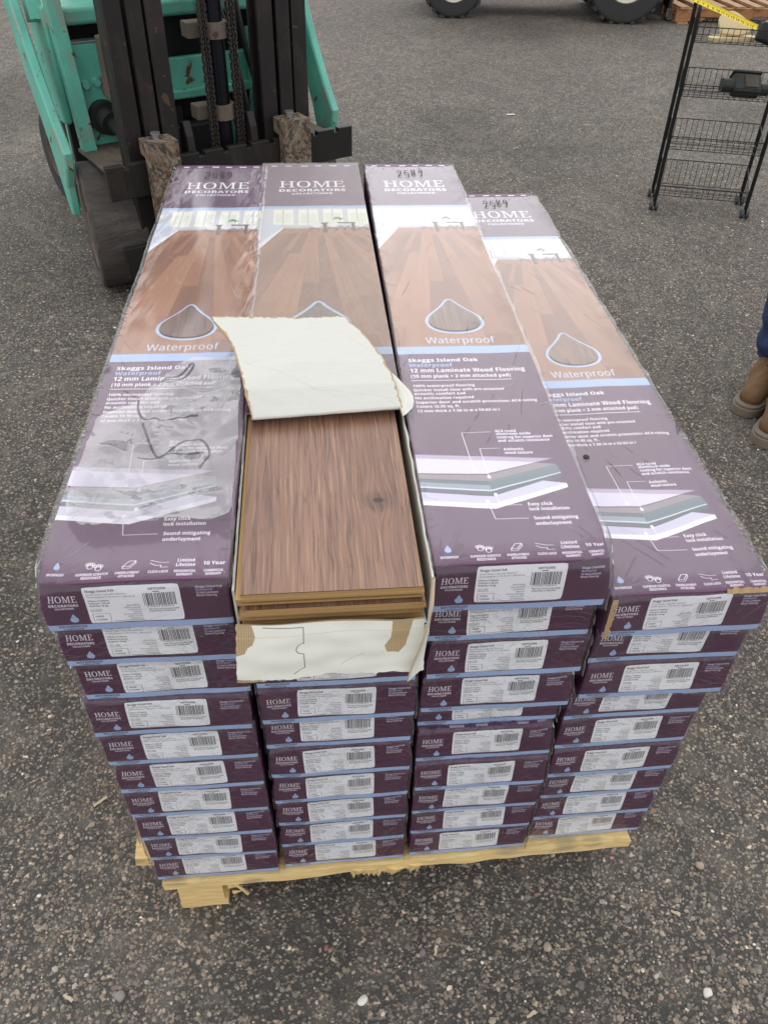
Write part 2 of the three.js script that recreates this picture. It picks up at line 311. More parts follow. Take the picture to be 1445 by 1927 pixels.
  for (const [s, x, y, f] of cal) txt(c, s, x, Y(y), 7.6, 'sans-serif', 'bold', 1, 'left', f);
  // icon row near the front edge
  const yi = Y(0.026), cap = [['WATERPROOF', '', 18], ['SUPERIOR SCRATCH', 'RESISTANCE', 58], ['UNDERLAYMENT', 'ATTACHED', 94], ['CLICK-LOCK', '', 126], ['RESIDENTIAL', 'WARRANTY', 154], ['COMMERCIAL', 'WARRANTY', 184]];
  for (const [s1, s2, x] of cap) { txt(c, s1, x, yi + 15, 5.2, 'sans-serif', 'bold', 1, 'center', s1.length * 2.1); if (s2) txt(c, s2, x, yi + 20, 5.2, 'sans-serif', 'bold', 1, 'center', s2.length * 2.1); }
  c.fillStyle = BLUE; dropPath(c, 18, yi - 6, 8, 12); c.fill();
  c.strokeStyle = c.fillStyle = '#f2eff3'; c.lineWidth = 0.9;
  for (const [px, py] of [[54, yi], [63, yi + 3]]) { c.beginPath(); c.ellipse(px, py + 2, 3, 3, 0, 0, 7); c.stroke(); for (let i = 0; i < 4; i++) { c.beginPath(); c.ellipse(px - 3.6 + i * 2.4, py - 3 + Math.abs(i - 1.5), 1.1, 1.8, 0, 0, 7); c.stroke(); } }
  c.beginPath(); c.moveTo(88, yi + 4); c.lineTo(94, yi - 4); c.lineTo(101, yi - 4); c.lineTo(95, yi + 4); c.closePath(); c.moveTo(88, yi + 4); c.lineTo(88, yi + 7); c.lineTo(95, yi + 7); c.lineTo(101, yi); c.lineTo(101, yi - 4); c.stroke();
  c.beginPath(); c.moveTo(116, yi - 4); c.lineTo(128, yi); c.lineTo(136, yi); c.moveTo(116, yi); c.lineTo(122, yi + 4); c.lineTo(128, yi + 4); c.lineTo(128, yi + 7); c.lineTo(136, yi + 7); c.stroke();
  txt(c, 'Limited', 154, yi - 1, 7, 'sans-serif', 'bold', 1, 'center', 19); txt(c, 'Lifetime', 154, yi + 6, 7, 'sans-serif', 'bold', 1, 'center', 21); txt(c, '10 Year', 184, yi + 5, 8, 'sans-serif', 'bold', 1, 'center', 24);
}
const topTex = canvas(768, 2048, (c, w, h) => topPrint(c, w, h, 3)); topTex.anisotropy = 8;
function frontPrint(c, w, h, seed) {
  const r = rng(seed); c.setTransform(w / 200, 0, 0, h / 74.3, 0, 0);
  c.fillStyle = PURPLE; c.fillRect(0, 0, 200, 75);
  c.fillStyle = '#f0edf2'; txt(c, 'HOME', 24, 29, 13, 'serif', 'normal', 1, 'center', 31); txt(c, 'DECORATORS', 24, 35.5, 5.6, 'sans-serif', 'bold', 1, 'center', 31); txt(c, 'COLLECTION\u00ae', 24, 39.8, 3.8, 'sans-serif', 'bold', 1, 'center', 20);
  c.fillStyle = BLUE; dropPath(c, 31, 47, 9, 13); c.fill(); c.fillRect(0, 63.5, 200, 11);
  c.fillStyle = '#2b2436'; txt(c, 'WATERPROOF', 27, 68.4, 5, 'sans-serif', 'bold', 1, 'center', 31); txt(c, 'LAMINATE', 27, 73, 4.8, 'sans-serif', 'bold', 1, 'center', 22);
  c.fillStyle = '#d8d3da'; txt(c, 'Skaggs Island Oak', 164, 13.5, 4.4, 'sans-serif', 'bold', 1, 'left', 29); c.fillStyle = BLUE; txt(c, 'Waterproof', 164, 18, 4.4, 'sans-serif', 'bold', 1, 'left', 18); c.fillStyle = '#d8d3da'; txt(c, '12 mm Laminate', 164, 22.6, 4.4, 'sans-serif', 'bold', 1, 'left', 24); txt(c, 'Wood Flooring', 164, 27.2, 4.4, 'sans-serif', 'bold', 1, 'left', 22);
  // joint of the glued end flap
  c.strokeStyle = 'rgba(24,12,20,0.55)'; c.lineWidth = 0.35; c.beginPath(); c.moveTo(0, 52 + 3 * r()); c.lineTo(200, 44 + 3 * r()); c.stroke();
}
const frontTex = [11, 12, 13, 14].map((s) => canvas(768, 288, (c, w, h) => frontPrint(c, w, h, s)));
function labelPrint(c, w, h) {
  const r = rng(77); c.setTransform(w / 100, 0, 0, h / 56, 0, 0); c.fillStyle = '#f4f5f7'; c.fillRect(0, 0, 100, 56); c.fillStyle = '#0e0e12';
  txt(c, 'Skaggs Island Oak', 3, 8, 5, 'sans-serif', 'bold', 1, 'left', 30); txt(c, '10 mm Thick x 7.56 in W x 50.63 in L', 3, 13, 3, 'sans-serif', 'normal', 1, 'left', 42); txt(c, '10 mm de grosor x 192 mm A x 1,286 mm LA', 3, 17, 3, 'sans-serif', 'normal', 1, 'left', 50);
  txt(c, '6 Pieces / 6 Tablones', 3, 23, 3.2, 'sans-serif', 'bold', 1, 'left', 22); txt(c, '15.95 sq ft ( 1.48 m2)', 3, 27, 3.2, 'sans-serif', 'bold', 1, 'left', 22); txt(c, '39.68 lbs ( 18 kg)', 3, 31, 3.2, 'sans-serif', 'bold', 1, 'left', 20);
  txt(c, 'LOT CODE', 3, 37, 3, 'sans-serif', 'normal', 1, 'left', 12); c.fillRect(3, 38, 12, 0.4); c.strokeStyle = '#44444a'; c.lineWidth = 0.4; c.strokeRect(4, 42, 18, 13);
  txt(c, '170220', 6, 47, 3.2, 'sans-serif', 'bold', 1, 'left', 9); txt(c, '11:32/20sh', 6, 52, 3.2, 'sans-serif', 'bold', 1, 'left', 12);
  const m = ['MADE IN GERMANY', 'HECHO EN ALEMANIA', 'DISTRIBUTED BY', 'HOME DEPOT', '2455 PACES FERRY ROAD', 'ATLANTA, GA 30339', 'DISTRIBUIDO POR']; m.forEach((s, i) => txt(c, s, 56, 31 + i * 3.6, 2.8, 'sans-serif', 'normal', 1, 'right', s.length * 0.95));
  txt(c, '1007532958', 86, 8, 4.4, 'sans-serif', 'bold', 1, 'right', 19); c.fillRect(72, 10, 7, 1);
  let x = 61; while (x < 95) { const a = 0.5 + 1.3 * r() * r(); c.fillRect(x, 12.5, a, 19); x += a + 0.4 + 0.9 * r(); }
  txt(c, '0 00000 00000 0', 77, 34, 2.8, 'sans-serif', 'normal', 1, 'center', 28); txt(c, 'EPA TSCA TITLE VI AND CARB', 64, 38.5, 2.7, 'sans-serif', 'bold', 1, 'left', 32); txt(c, 'ATCM PHASE 2 COMPLIANT', 64, 41.8, 2.7, 'sans-serif', 'bold', 1, 'left', 28); c.fillRect(24, 54, 34, 0.5);
}
const labelTex = canvas(512, 288, labelPrint);

// ---------------------------------------------------------------- shrink film, carton materials
const wrinkle = dataTex(512, 512, (u, v) => {
  const w = tileNoise(u, v, 3, 17, 3);
  const a = Math.abs(tileNoise(u + v * 0 , v, 16, 5 + w * 0.6, 3)), b = Math.abs(fbm(Math.cos((u + v) * 6.283) * 7 + w * 2, Math.sin((u + v) * 6.283) * 7, Math.cos((u - v) * 6.283) * 1.2 + w, 3));
  const q = 255 * Math.min(1, 0.55 * (1 - 4 * a) * 0.6 + 0.75 * (1 - 5 * b) * 0.5 + 0.3); return [q, q, q];
}, false);
// relief of the stretched film: creases run in from edges and corners
function creases(w, h, W, H, list, seed) { return canvas(w, h, (c) => { const r = rng(seed); c.setTransform(w / W, 0, 0, h / H, 0, 0); c.fillStyle = '#404040'; c.fillRect(0, 0, W, H); c.lineCap = 'round'; for (const [n, x0, x1, y0, y1, a0, a1, l0, l1] of list) for (let i = 0; i < n; i++) { const x = x0 + (x1 - x0) * r(), y = y0 + (y1 - y0) * r(), a = a0 + (a1 - a0) * r(), L = l0 + (l1 - l0) * r() * r(), v = 110 + 140 * r() | 0; c.strokeStyle = `rgba(${v},${v},${v},0.75)`; c.lineWidth = 0.25 + 0.9 * r(); c.beginPath(); c.moveTo(x, y); c.quadraticCurveTo(x + Math.cos(a) * L * 0.5 + 3 * (r() - 0.5), y + Math.sin(a) * L * 0.5 + 3 * (r() - 0.5), x + Math.cos(a) * L, y + Math.sin(a) * L); c.stroke(); } }, false, THREE.RepeatWrapping); }
// top: canvas y runs from the far end down to the foot of the front; front edge at H - 74
const topCreases = creases(768, 2048, 200, 1344, [[70, 0, 0, 60, 1270, -0.9, 0.9, 5, 26], [70, 200, 200, 60, 1270, 2.3, 4.0, 5, 26], [34, 0, 18, 1262, 1270, -1.5, -0.2, 12, 70], [34, 182, 200, 1262, 1270, 3.3, 4.6, 12, 70], [60, 0, 200, 1266, 1272, -1.9, -1.2, 4, 26], [26, 0, 200, 0, 6, 1.1, 2.0, 6, 40], [40, 0, 200, 0, 1200, 0.6, 1.4, 20, 90], [50, 0, 200, 1275, 1340, -1.2, -0.3, 10, 60]], 5);
const frontCreases = creases(768, 512, 200, 124, [[40, 0, 30, 50, 124, -1.2, -0.2, 10, 60], [60, 170, 200, 50, 124, 3.4, 4.4, 10, 70], [50, 0, 200, 44, 60, 0.4, 1.3, 6, 50], [60, 0, 200, 50, 124, -0.9, -0.3, 10, 60], [16, 0, 200, 60, 120, -0.2, 0.1, 30, 120], [40, 0, 200, 0, 50, 0.8, 2.2, 6, 30]], 6);
const filmMat = phy({ color: lin(0.97, 0.97, 0.98), transmission: 1, thickness: 0, roughness: 0.1, ior: 1.55, bumpMap: frontCreases, bumpScale: 0.0022 });
const topFilmMat = phy({ color: lin(0.95, 0.94, 0.96), transmission: 0.985, thickness: 0, roughness: 0.16, ior: 1.55, bumpMap: topCreases, bumpScale: 0.0018 });
const frontMats = frontTex.map((t) => std({ map: t, roughness: 0.5 }));
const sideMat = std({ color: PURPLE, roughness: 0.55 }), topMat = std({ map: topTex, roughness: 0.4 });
const backMat = std({ color: PURPLE, roughness: 0.55 }), plainTop = std({ map: topTex, roughness: 0.45 });
const labelMat = std({ map: labelTex, roughness: 0.42 });
const boardMat = std({ color: 0xb79a72, roughness: 0.9 });

const VAR = 9;
function dent(v, x, y, z) { // displacement of a carton's skin, by kind v
  const s = v * 13.7, e = new THREE.Vector3();
  const big = 0.0005 * perlin.noise(x * 14 + s, y * 10, z * 5), edge = Math.pow(Math.abs(x) / (BW / 2), 8);
  e.y = big + 0.0005 * perlin.noise(x * 30, s, z * 9) * (y > 0 ? 1 : 0);
  e.z = 0.0016 * perlin.noise(x * 16 + s, y * 30 + 5, z * 2);
  e.x = 0.0016 * perlin.noise(y * 20 + s, z * 7, 3) * edge;
  // crushed corners near the front end
  for (const [cx, k] of [[-1, 0], [1, 1]]) {
    const amt = 0.018 * Math.max(0, perlin.noise(v * 3.3 + k * 7.7, 4.1, 2.2) + 0.12);
    const d = Math.hypot((x - cx * BW / 2) / 0.03, (z - BLn / 2) / 0.03, (y - BH / 2) / 0.035); const f = amt * Math.max(0, 1 - d);
    e.x -= cx * f * 0.7; e.z -= f; e.y -= f * 0.6;
  }
  return e;
}
function grade(n, half, r) { const a = [-half, -half + r]; for (let i = 1; i < n; i++) a.push(-half + r + (2 * half - 2 * r) * i / n); a.push(half - r, half); return a; }
function cartonGeo(v) {
  const h = (BH - 0.0006) / 2, r = 0.0028, X = grade(10, BW / 2, r), Yy = grade(4, h, r), Z = grade(26, BLn / 2, r);
  const pos = [], nor = [], uv = [], idx = [], groups = [];
  const put = (x, y, z, U, V) => {
    const q = new THREE.Vector3(Math.max(-BW / 2 + r, Math.min(BW / 2 - r, x)), Math.max(-h + r, Math.min(h - r, y)), Math.max(-BLn / 2 + r, Math.min(BLn / 2 - r, z)));
    const d = new THREE.Vector3(x, y, z).sub(q); if (d.lengthSq() > 0) { d.normalize().multiplyScalar(r); q.add(d); }
    q.add(dent(v, x, y, z)); pos.push(q.x, q.y, q.z); uv.push(U, V);
  };
  const face = (A, B, f, m) => { const b0 = pos.length / 3, s0 = idx.length; for (const b of B) for (const a of A) f(a, b); const n = A.length; for (let j = 0; j < B.length - 1; j++) for (let i = 0; i < n - 1; i++) { const k = b0 + j * n + i; idx.push(k, k + 1, k + n + 1, k, k + n + 1, k + n); } groups.push([s0, idx.length - s0, m]); };
  const Xr = [...X].reverse(), Zr = [...Z].reverse();
  face(X, Zr, (x, z) => put(x, h, z, x / BW + 0.5, 0.5 - z / BLn), 0);          // top
  face(X, Yy, (x, y) => put(x, y, BLn / 2, x / BW + 0.5, y / (2 * h) + 0.5), 1); // front
  face(Zr, Yy, (z, y) => put(BW / 2, y, z, z, y), 2); face(Z, Yy, (z, y) => put(-BW / 2, y, z, z, y), 2);
  face(Xr, Yy, (x, y) => put(x, y, -BLn / 2, x, y), 2); face(X, Z, (x, z) => put(x, -h, z, x, z), 2);
  const g = new THREE.BufferGeometry(); g.setAttribute('position', new THREE.Float32BufferAttribute(pos, 3)); g.setAttribute('uv', new THREE.Float32BufferAttribute(uv, 2)); g.setIndex(idx);
  for (const q of groups) g.addGroup(...q); g.computeVertexNormals(); return g.translate(0, BH / 2, -BLn / 2);
}
function labelGeo(v) {
  const r = rng(100 + v), w = 0.1, h = 0.056, cx = -0.0005 + 0.006 * (r() - 0.5), cy = 0.005 + 0.006 * (r() - 0.5), a = 0.07 * (r() - 0.5);
  const g = new THREE.PlaneGeometry(w, h, 16, 8), p = g.attributes.position;
  for (let i = 0; i < p.count; i++) {
    let x = p.getX(i), y = p.getY(i); const c = 0.0035, ex = w / 2 - c, ey = h / 2 - c; // rounded corners
    if (Math.abs(x) > ex && Math.abs(y) > ey) { x = Math.sign(x) * (ex + c * 0.75); y = Math.sign(y) * (ey + c * 0.75); }
    const X = cx + x * Math.cos(a) - y * Math.sin(a), Y = Math.min(0.0352, cy + x * Math.sin(a) + y * Math.cos(a)); const d = dent(v, X, Y, BLn / 2);
    const wr = 0.0005 * Math.abs(perlin.noise(X * 45 + v, Y * 70, v));
    p.setXYZ(i, X + d.x, Y + d.y + BH / 2, d.z + 0.0008 + wr);
  }
  g.computeVertexNormals(); return g;
}
function filmGeo(v, reach) { // from the foot of the front, over the top edge, back over the top
  const nx = 46, nt = Math.round(14 + 200 * Math.min(reach, 0.12) + 30 * reach), pos = [], uv = [], idx = [], T = BH + reach, x0 = -BW / 2 - 0.0014, x1 = BW / 2 + 0.0014;
  const cols = [-1]; for (let i = 0; i <= nx; i++) cols.push(i / nx); cols.push(2);
  for (let j = 0; j <= nt; j++) {
    const t = T * j / nt, s = Math.min(t, BH);
    for (const cI of cols) {
      const side = cI < 0 ? -1 : cI > 1 ? 1 : 0, x = side < 0 ? x0 : side > 0 ? x1 : x0 + (x1 - x0) * cI;
      const up = t > BH, X = x, Y = up ? BH : t, Zb = up ? -(t - BH) : 0, d = dent(v, Math.max(-BW / 2, Math.min(BW / 2, X)), Y - BH / 2, BLn / 2 + Zb);
      const corner = Math.pow(Math.abs(X) / (BW / 2), 6), rid = 1 - Math.abs(fbm(X * 40 + v * 5 + (up ? Zb : t) * 18, (up ? Zb : t) * 60 - X * 20, v * 3.1, 3)) * 3;
      const w = 0.0022 + Math.max(0, rid) * (up ? 0.00015 + 0.001 * Math.exp(Zb * 22) + 0.0008 * corner : 0.0006) + corner * 0.0046 * Math.max(0, rid);
      const edgeRound = Math.exp(-Math.pow((t - BH) / 0.004, 2)) * 0.0012;
      if (side) pos.push(X + side * (0.001 + corner * 0.001 * rid) + d.x, Y + d.y + (up ? w * 0.4 : 0), Zb + d.z - 0.028 - (up ? 0 : 0));
      else pos.push(X + d.x, Y + d.y + (up ? w : 0) + edgeRound * 0.5, Zb + d.z + (up ? 0 : w) );
      uv.push((v % 2 ? 1 - (X / BW + 0.5) : X / BW + 0.5) + (reach < 1 ? v * 0.29 : 0), t / T);
    }
  }
  const n = cols.length; for (let j = 0; j < nt; j++) for (let i = 0; i < n - 1; i++) { const k = j * n + i; idx.push(k, k + 1, k + n + 1, k, k + n + 1, k + n); }
  const g = new THREE.BufferGeometry(); g.setAttribute('position', new THREE.Float32BufferAttribute(pos, 3)); g.setAttribute('uv', new THREE.Float32BufferAttribute(uv, 2)); g.setIndex(idx); g.computeVertexNormals(); return g;
}
const cartonG = [], labelG = [], filmG = [], filmTopG = [];
for (let v = 0; v < VAR; v++) { cartonG.push(cartonGeo(v)); labelG.push(labelGeo(v)); filmG.push(filmGeo(v, 0.05)); }

// ---------------------------------------------------------------- the stack of cartons
const Y0 = 0.135;
// column -> [x, z of the front face, turn] for each layer, top first
const stack = [
  [[-0.2583, 0.0328, -0.0097], [-0.259, 0.0217, -0.0152], [-0.2545, 0.0136, -0.0043], [-0.2582, 0.0171, -0.0027], [-0.2565, 0.0122, -0.0049], [-0.2554, 0.0098, -0.0048], [-0.2541, 0.007, -0.0047], [-0.2528, 0.0033, -0.0042], [-0.2523, -0.0011, -0.0077], [-0.2524, -0.0067, 0.0059]],
  [null, [-0.0485, 0.016, -0.006], [-0.0485, 0.0116, -0.0057], [-0.0462, 0.0133, 0.0066], [-0.046, 0.0009, 0.0011], [-0.0446, 0.0018, 0.0021], [-0.0447, -0.0011, 0.004], [-0.0439, -0.0052, 0.0048], [-0.0441, -0.0092, 0.0042], [-0.0434, -0.0127, 0.0074]],
  [[0.1595, 0.033, -0.0094], [0.1604, 0.0136, -0.0094], [0.1651, 0.0127, -0.0122], [0.1606, 0.01, -0.0133], [0.1631, -0.02, -0.0083], [0.163, -0.0103, -0.003], [0.1642, -0.0058, -0.0055], [0.1645, -0.0101, 0.0048], [0.1661, -0.0157, 0.0021], [0.166, -0.0172, 0.0096]],
  [null, [0.3732, 0.0205, -0.0003], [0.3765, 0.0018, -0.0095], [0.3772, 0.0032, -0.0084], [0.3735, -0.0157, 0.0053], [0.3724, -0.0172, 0.0074], [0.3711, -0.0146, 0.0096], [0.3731, -0.0211, 0.0102], [0.3737, -0.0252, 0.0112], [0.3747, -0.0306, 0.0085]],
];
const colWords = ['column topped by the loose plastic sheet', 'column topped by the torn-open carton', 'tall column beside the torn-open carton', 'shortest column, on the outer side'];
const ord = ['top', 'second from top', 'third from top', 'fourth from top', 'fifth from top', 'sixth from top', 'seventh from top', 'eighth from top', 'ninth from top', 'lowest'];
const openTop = []; let serial = 0;
stack.forEach((col, ci) => col.forEach((b, k) => {
  if (!b) return;
  const v = (serial * 4 + ci * 2 + (serial >> 3)) % VAR, isTop = k === 0 || (ci === 3 && k === 1);
  const n = ci === 3 ? k - 1 : k, where = k === 9 ? 'lowest' : isTop ? 'top' : ord[n];
  const t = thing('flooring_carton', `purple printed flooring carton, ${where} in the ${colWords[ci]}`, 'carton', 'flooring cartons stacked on the pallet');
  t.position.set(b[0], Y0 + (9 - k) * BH, b[1]); t.rotation.y = b[2];
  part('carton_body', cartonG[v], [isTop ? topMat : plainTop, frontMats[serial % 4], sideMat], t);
  part('shipping_label', labelG[v], labelMat, t);
  part('shrink_film', isTop ? filmGeo(v, 1.27) : filmG[v], isTop ? topFilmMat : filmMat, t);
  if (isTop) openTop.push([t, ci]);
  serial++;
}));
// drop-shaped window in the top of each carton, with the board behind it, and marker numbers
function dropShape(w, h) { const s = new THREE.Shape(); dropPath({ beginPath() {}, closePath() {}, moveTo: (x, y) => s.moveTo(x, -y), bezierCurveTo: (a, b, c, d, e, f) => s.bezierCurveTo(a, -b, c, -d, e, -f) }, 0, 0, w, h); return s; }
const windowGeo = new THREE.ShapeGeometry(dropShape(0.081, 0.104), 10).rotateX(-Math.PI / 2);
function windowMat(ou, ov, tint) { const m = oakMap.clone(); m.needsUpdate = true; m.repeat.set(4.6, 0.72); m.offset.set(ou, ov); return std({ map: m, color: tint, roughness: 0.4 }); }
const winMats = [windowMat(0.1, 0.4, lin(0.8, 0.82, 0.86)), windowMat(0.3, 0.6, lin(0.8, 0.8, 0.82)), windowMat(0.66, 0.17, lin(0.85, 0.86, 0.88)), windowMat(0.85, 0.06, lin(1, 0.95, 0.9))];
const inkMat = std({ color: 0x221d22, roughness: 0.5 });
const digit = { 2: [[0, 0.8], [0.2, 1], [0.6, 0.95], [0.6, 0.6], [0, 0.05], [0.75, 0.05]], 5: [[0.7, 1], [0.15, 0.95], [0.1, 0.55], [0.5, 0.6], [0.7, 0.3], [0.4, 0], [0, 0.1]], 8: [[0.6, 0.85], [0.3, 1], [0.05, 0.75], [0.6, 0.3], [0.35, 0], [0.05, 0.25], [0.6, 0.75], [0.65, 0.9]], 9: [[0.6, 0.7], [0.3, 0.5], [0.1, 0.75], [0.4, 1], [0.65, 0.8], [0.6, 0.4], [0.3, 0], [0.1, -0.1]] };
function marker(seed) {
  const r = rng(seed), l = []; '2589'.split('').forEach((d, i) => {
    const pts = digit[d].map(([x, y]) => [i * 0.0155 + x * 0.0125 + 0.001 * (r() - 0.5), 0, -(y * 0.036 + 0.006 * (i > 1 ? 1 : 0) + 0.003 * r())]);
    for (const g of [0]) { const q = new THREE.TubeGeometry(new THREE.CatmullRomCurve3(pts.map((p) => new THREE.Vector3(p[0] + g, 0, p[2] + g))), 26, 0.0013, 5); q.scale(1, 0.12, 1); l.push(q); }
  });
  return merge(l).translate(-0.03, 0, 0);
}
{ const t = openTop.find((q) => q[1] === 3)[0], hole = part('puncture', new THREE.SphereGeometry(0.0045, 12, 8).scale(1, 0.25, 1.2).translate(-0.0572, BH + 0.0025, -0.2635), std({ color: 0x2a1420, roughness: 0.6 }), t);
  const rip = (name, n, f) => { const pos = [], idx = [], uv = []; for (let i = 0; i <= n; i++) for (let j = 0; j < 2; j++) { pos.push(...f(i / n, j)); uv.push(i / n * 3, j); } for (let i = 0; i < n; i++) { const k = 2 * i; idx.push(k, k + 1, k + 3, k, k + 3, k + 2); } const g = new THREE.BufferGeometry(); g.setAttribute('position', new THREE.Float32BufferAttribute(pos, 3)); g.setAttribute('uv', new THREE.Float32BufferAttribute(uv, 2)); g.setIndex(idx); g.computeVertexNormals(); part(name, g, boardMat, t); };
  rip('torn_edge', 26, (u, j) => [-BW / 2 + 0.001 + j * (0.007 + 0.006 * perlin.noise(u * 9, 3, 1)), 0.004 + u * (BH - 0.006), 0.0042 + 0.002 * perlin.noise(u * 14, j, 5)]);
  rip('torn_edge', 26, (u, j) => [BW / 2 - 0.062 + 0.062 * u, BH + 0.0042 - j * 0.0066 + 0.0015 * perlin.noise(u * 12, j, 2), 0.0035 - (1 - j) * 0.006 * (0.5 + perlin.noise(u * 9, 7, 1))]); }
for (const [t, ci] of openTop) {
  const y = BH + 0.0042;
  part('plank_window', windowGeo.clone().translate(0, BH + 0.0012, -0.618), winMats[ci], t);
  part('marker_number', marker(40 + ci).translate(0.0, y, -1.205), inkMat, t);
}

// ---------------------------------------------------------------- the torn-open carton and its planks
const OX = -0.049, OT = -0.004, OY = Y0 + 9 * BH, OZ = 0.03; // centre x, turn, base height, front
const kraft = dataTex(256, 256, (u, v) => { const n = tileNoise(u, v, 8, 3, 4), s = 0.5 + 0.5 * Math.sin(u * 6.283 * 40); return mix3([196, 176, 146], [168, 146, 114], 0.4 + n + 0.35 * (s > 0.5 ? 1 : 0)); });
const whiteBoard = dataTex(512, 512, (u, v) => { const n = tileNoise(u, v, 6, 8, 4), f = tileNoise(u, v, 60, 2, 2); return mix3([222, 221, 212], [206, 204, 194], 0.5 + 0.8 * n + 0.4 * f); });
const boardBump = dataTex(512, 512, (u, v) => { const l = 0.5 + 0.5 * Math.cos(v * 6.283 * 48); const q = 128 + 8 * l + 90 * tileNoise(u, v, 12, 6, 4); return [q, q, q]; }, false);
const whiteMat = std({ map: whiteBoard, bumpMap: boardBump, bumpScale: 0.0006, roughness: 0.85 }), kraftMat = std({ map: kraft, roughness: 0.9 });
// a curved sheet of board from a grid of points: [outer material, inner material, torn edge]
function sheet(name, grid, thick, mats, parent, ragged = 0, seed = 1) {
  const nj = grid.length, ni = grid[0].length, r = rng(seed), P = grid.map((row) => row.map((p) => new THREE.Vector3(...p))), N = [];
  for (let j = 0; j < nj; j++) { N.push([]); for (let i = 0; i < ni; i++) { const a = P[j][Math.min(ni - 1, i + 1)].clone().sub(P[j][Math.max(0, i - 1)]), b = P[Math.min(nj - 1, j + 1)][i].clone().sub(P[Math.max(0, j - 1)][i]); N[j].push(a.cross(b).normalize()); } }
  const pos = [], uv = [], idx = [], groups = [];
  for (const s of [1, 0]) { for (let j = 0; j < nj; j++) for (let i = 0; i < ni; i++) { const q = P[j][i].clone().addScaledVector(N[j][i], s ? thick / 2 : -thick / 2); pos.push(q.x, q.y, q.z); uv.push(i / (ni - 1), j / (nj - 1)); } }
  const M = ni * nj; for (let j = 0; j < nj - 1; j++) for (let i = 0; i < ni - 1; i++) { const k = j * ni + i; idx.push(k, k + 1, k + ni + 1, k, k + ni + 1, k + ni); } groups.push([0, idx.length, 0]);
  let s0 = idx.length; for (let j = 0; j < nj - 1; j++) for (let i = 0; i < ni - 1; i++) { const k = M + j * ni + i; idx.push(k, k + ni + 1, k + 1, k, k + ni, k + ni + 1); } groups.push([s0, idx.length - s0, 1]);
  s0 = idx.length; const rim = []; for (let i = 0; i < ni; i++) rim.push(i); for (let j = 1; j < nj; j++) rim.push(j * ni + ni - 1); for (let i = ni - 2; i >= 0; i--) rim.push((nj - 1) * ni + i); for (let j = nj - 2; j > 0; j--) rim.push(j * ni);
  const b0 = pos.length / 3; rim.forEach((k, n) => { for (const o of [0, M]) { const q = (k + o) * 3; pos.push(pos[q], pos[q + 1], pos[q + 2]); uv.push(n * 0.2, o ? 1 : 0); } });
  for (let n = 0; n < rim.length; n++) { const a = b0 + 2 * n, b = b0 + 2 * ((n + 1) % rim.length); idx.push(a, a + 1, b + 1, a, b + 1, b); } groups.push([s0, idx.length - s0, 2]);
  const g = new THREE.BufferGeometry(); g.setAttribute('position', new THREE.Float32BufferAttribute(pos, 3)); g.setAttribute('uv', new THREE.Float32BufferAttribute(uv, 2)); g.setIndex(idx); for (const q of groups) g.addGroup(...q); g.computeVertexNormals();
  return part(name, g, mats, parent);
}
const lerp3 = (a, b, t) => a.map((v, i) => v + (b[i] - v) * t);
function along(pts, t) { const f = t * (pts.length - 1), i = Math.min(pts.length - 2, Math.floor(f)), u = f - i, c = (k) => pts[Math.max(0, Math.min(pts.length - 1, k))]; const [a, b, d, e] = [c(i - 1), c(i), c(i + 1), c(i + 2)]; return b.map((_, k) => 0.5 * (2 * b[k] + (d[k] - a[k]) * u + (2 * a[k] - 5 * b[k] + 4 * d[k] - e[k]) * u * u + (3 * b[k] - a[k] - 3 * d[k] + e[k]) * u * u * u)); }
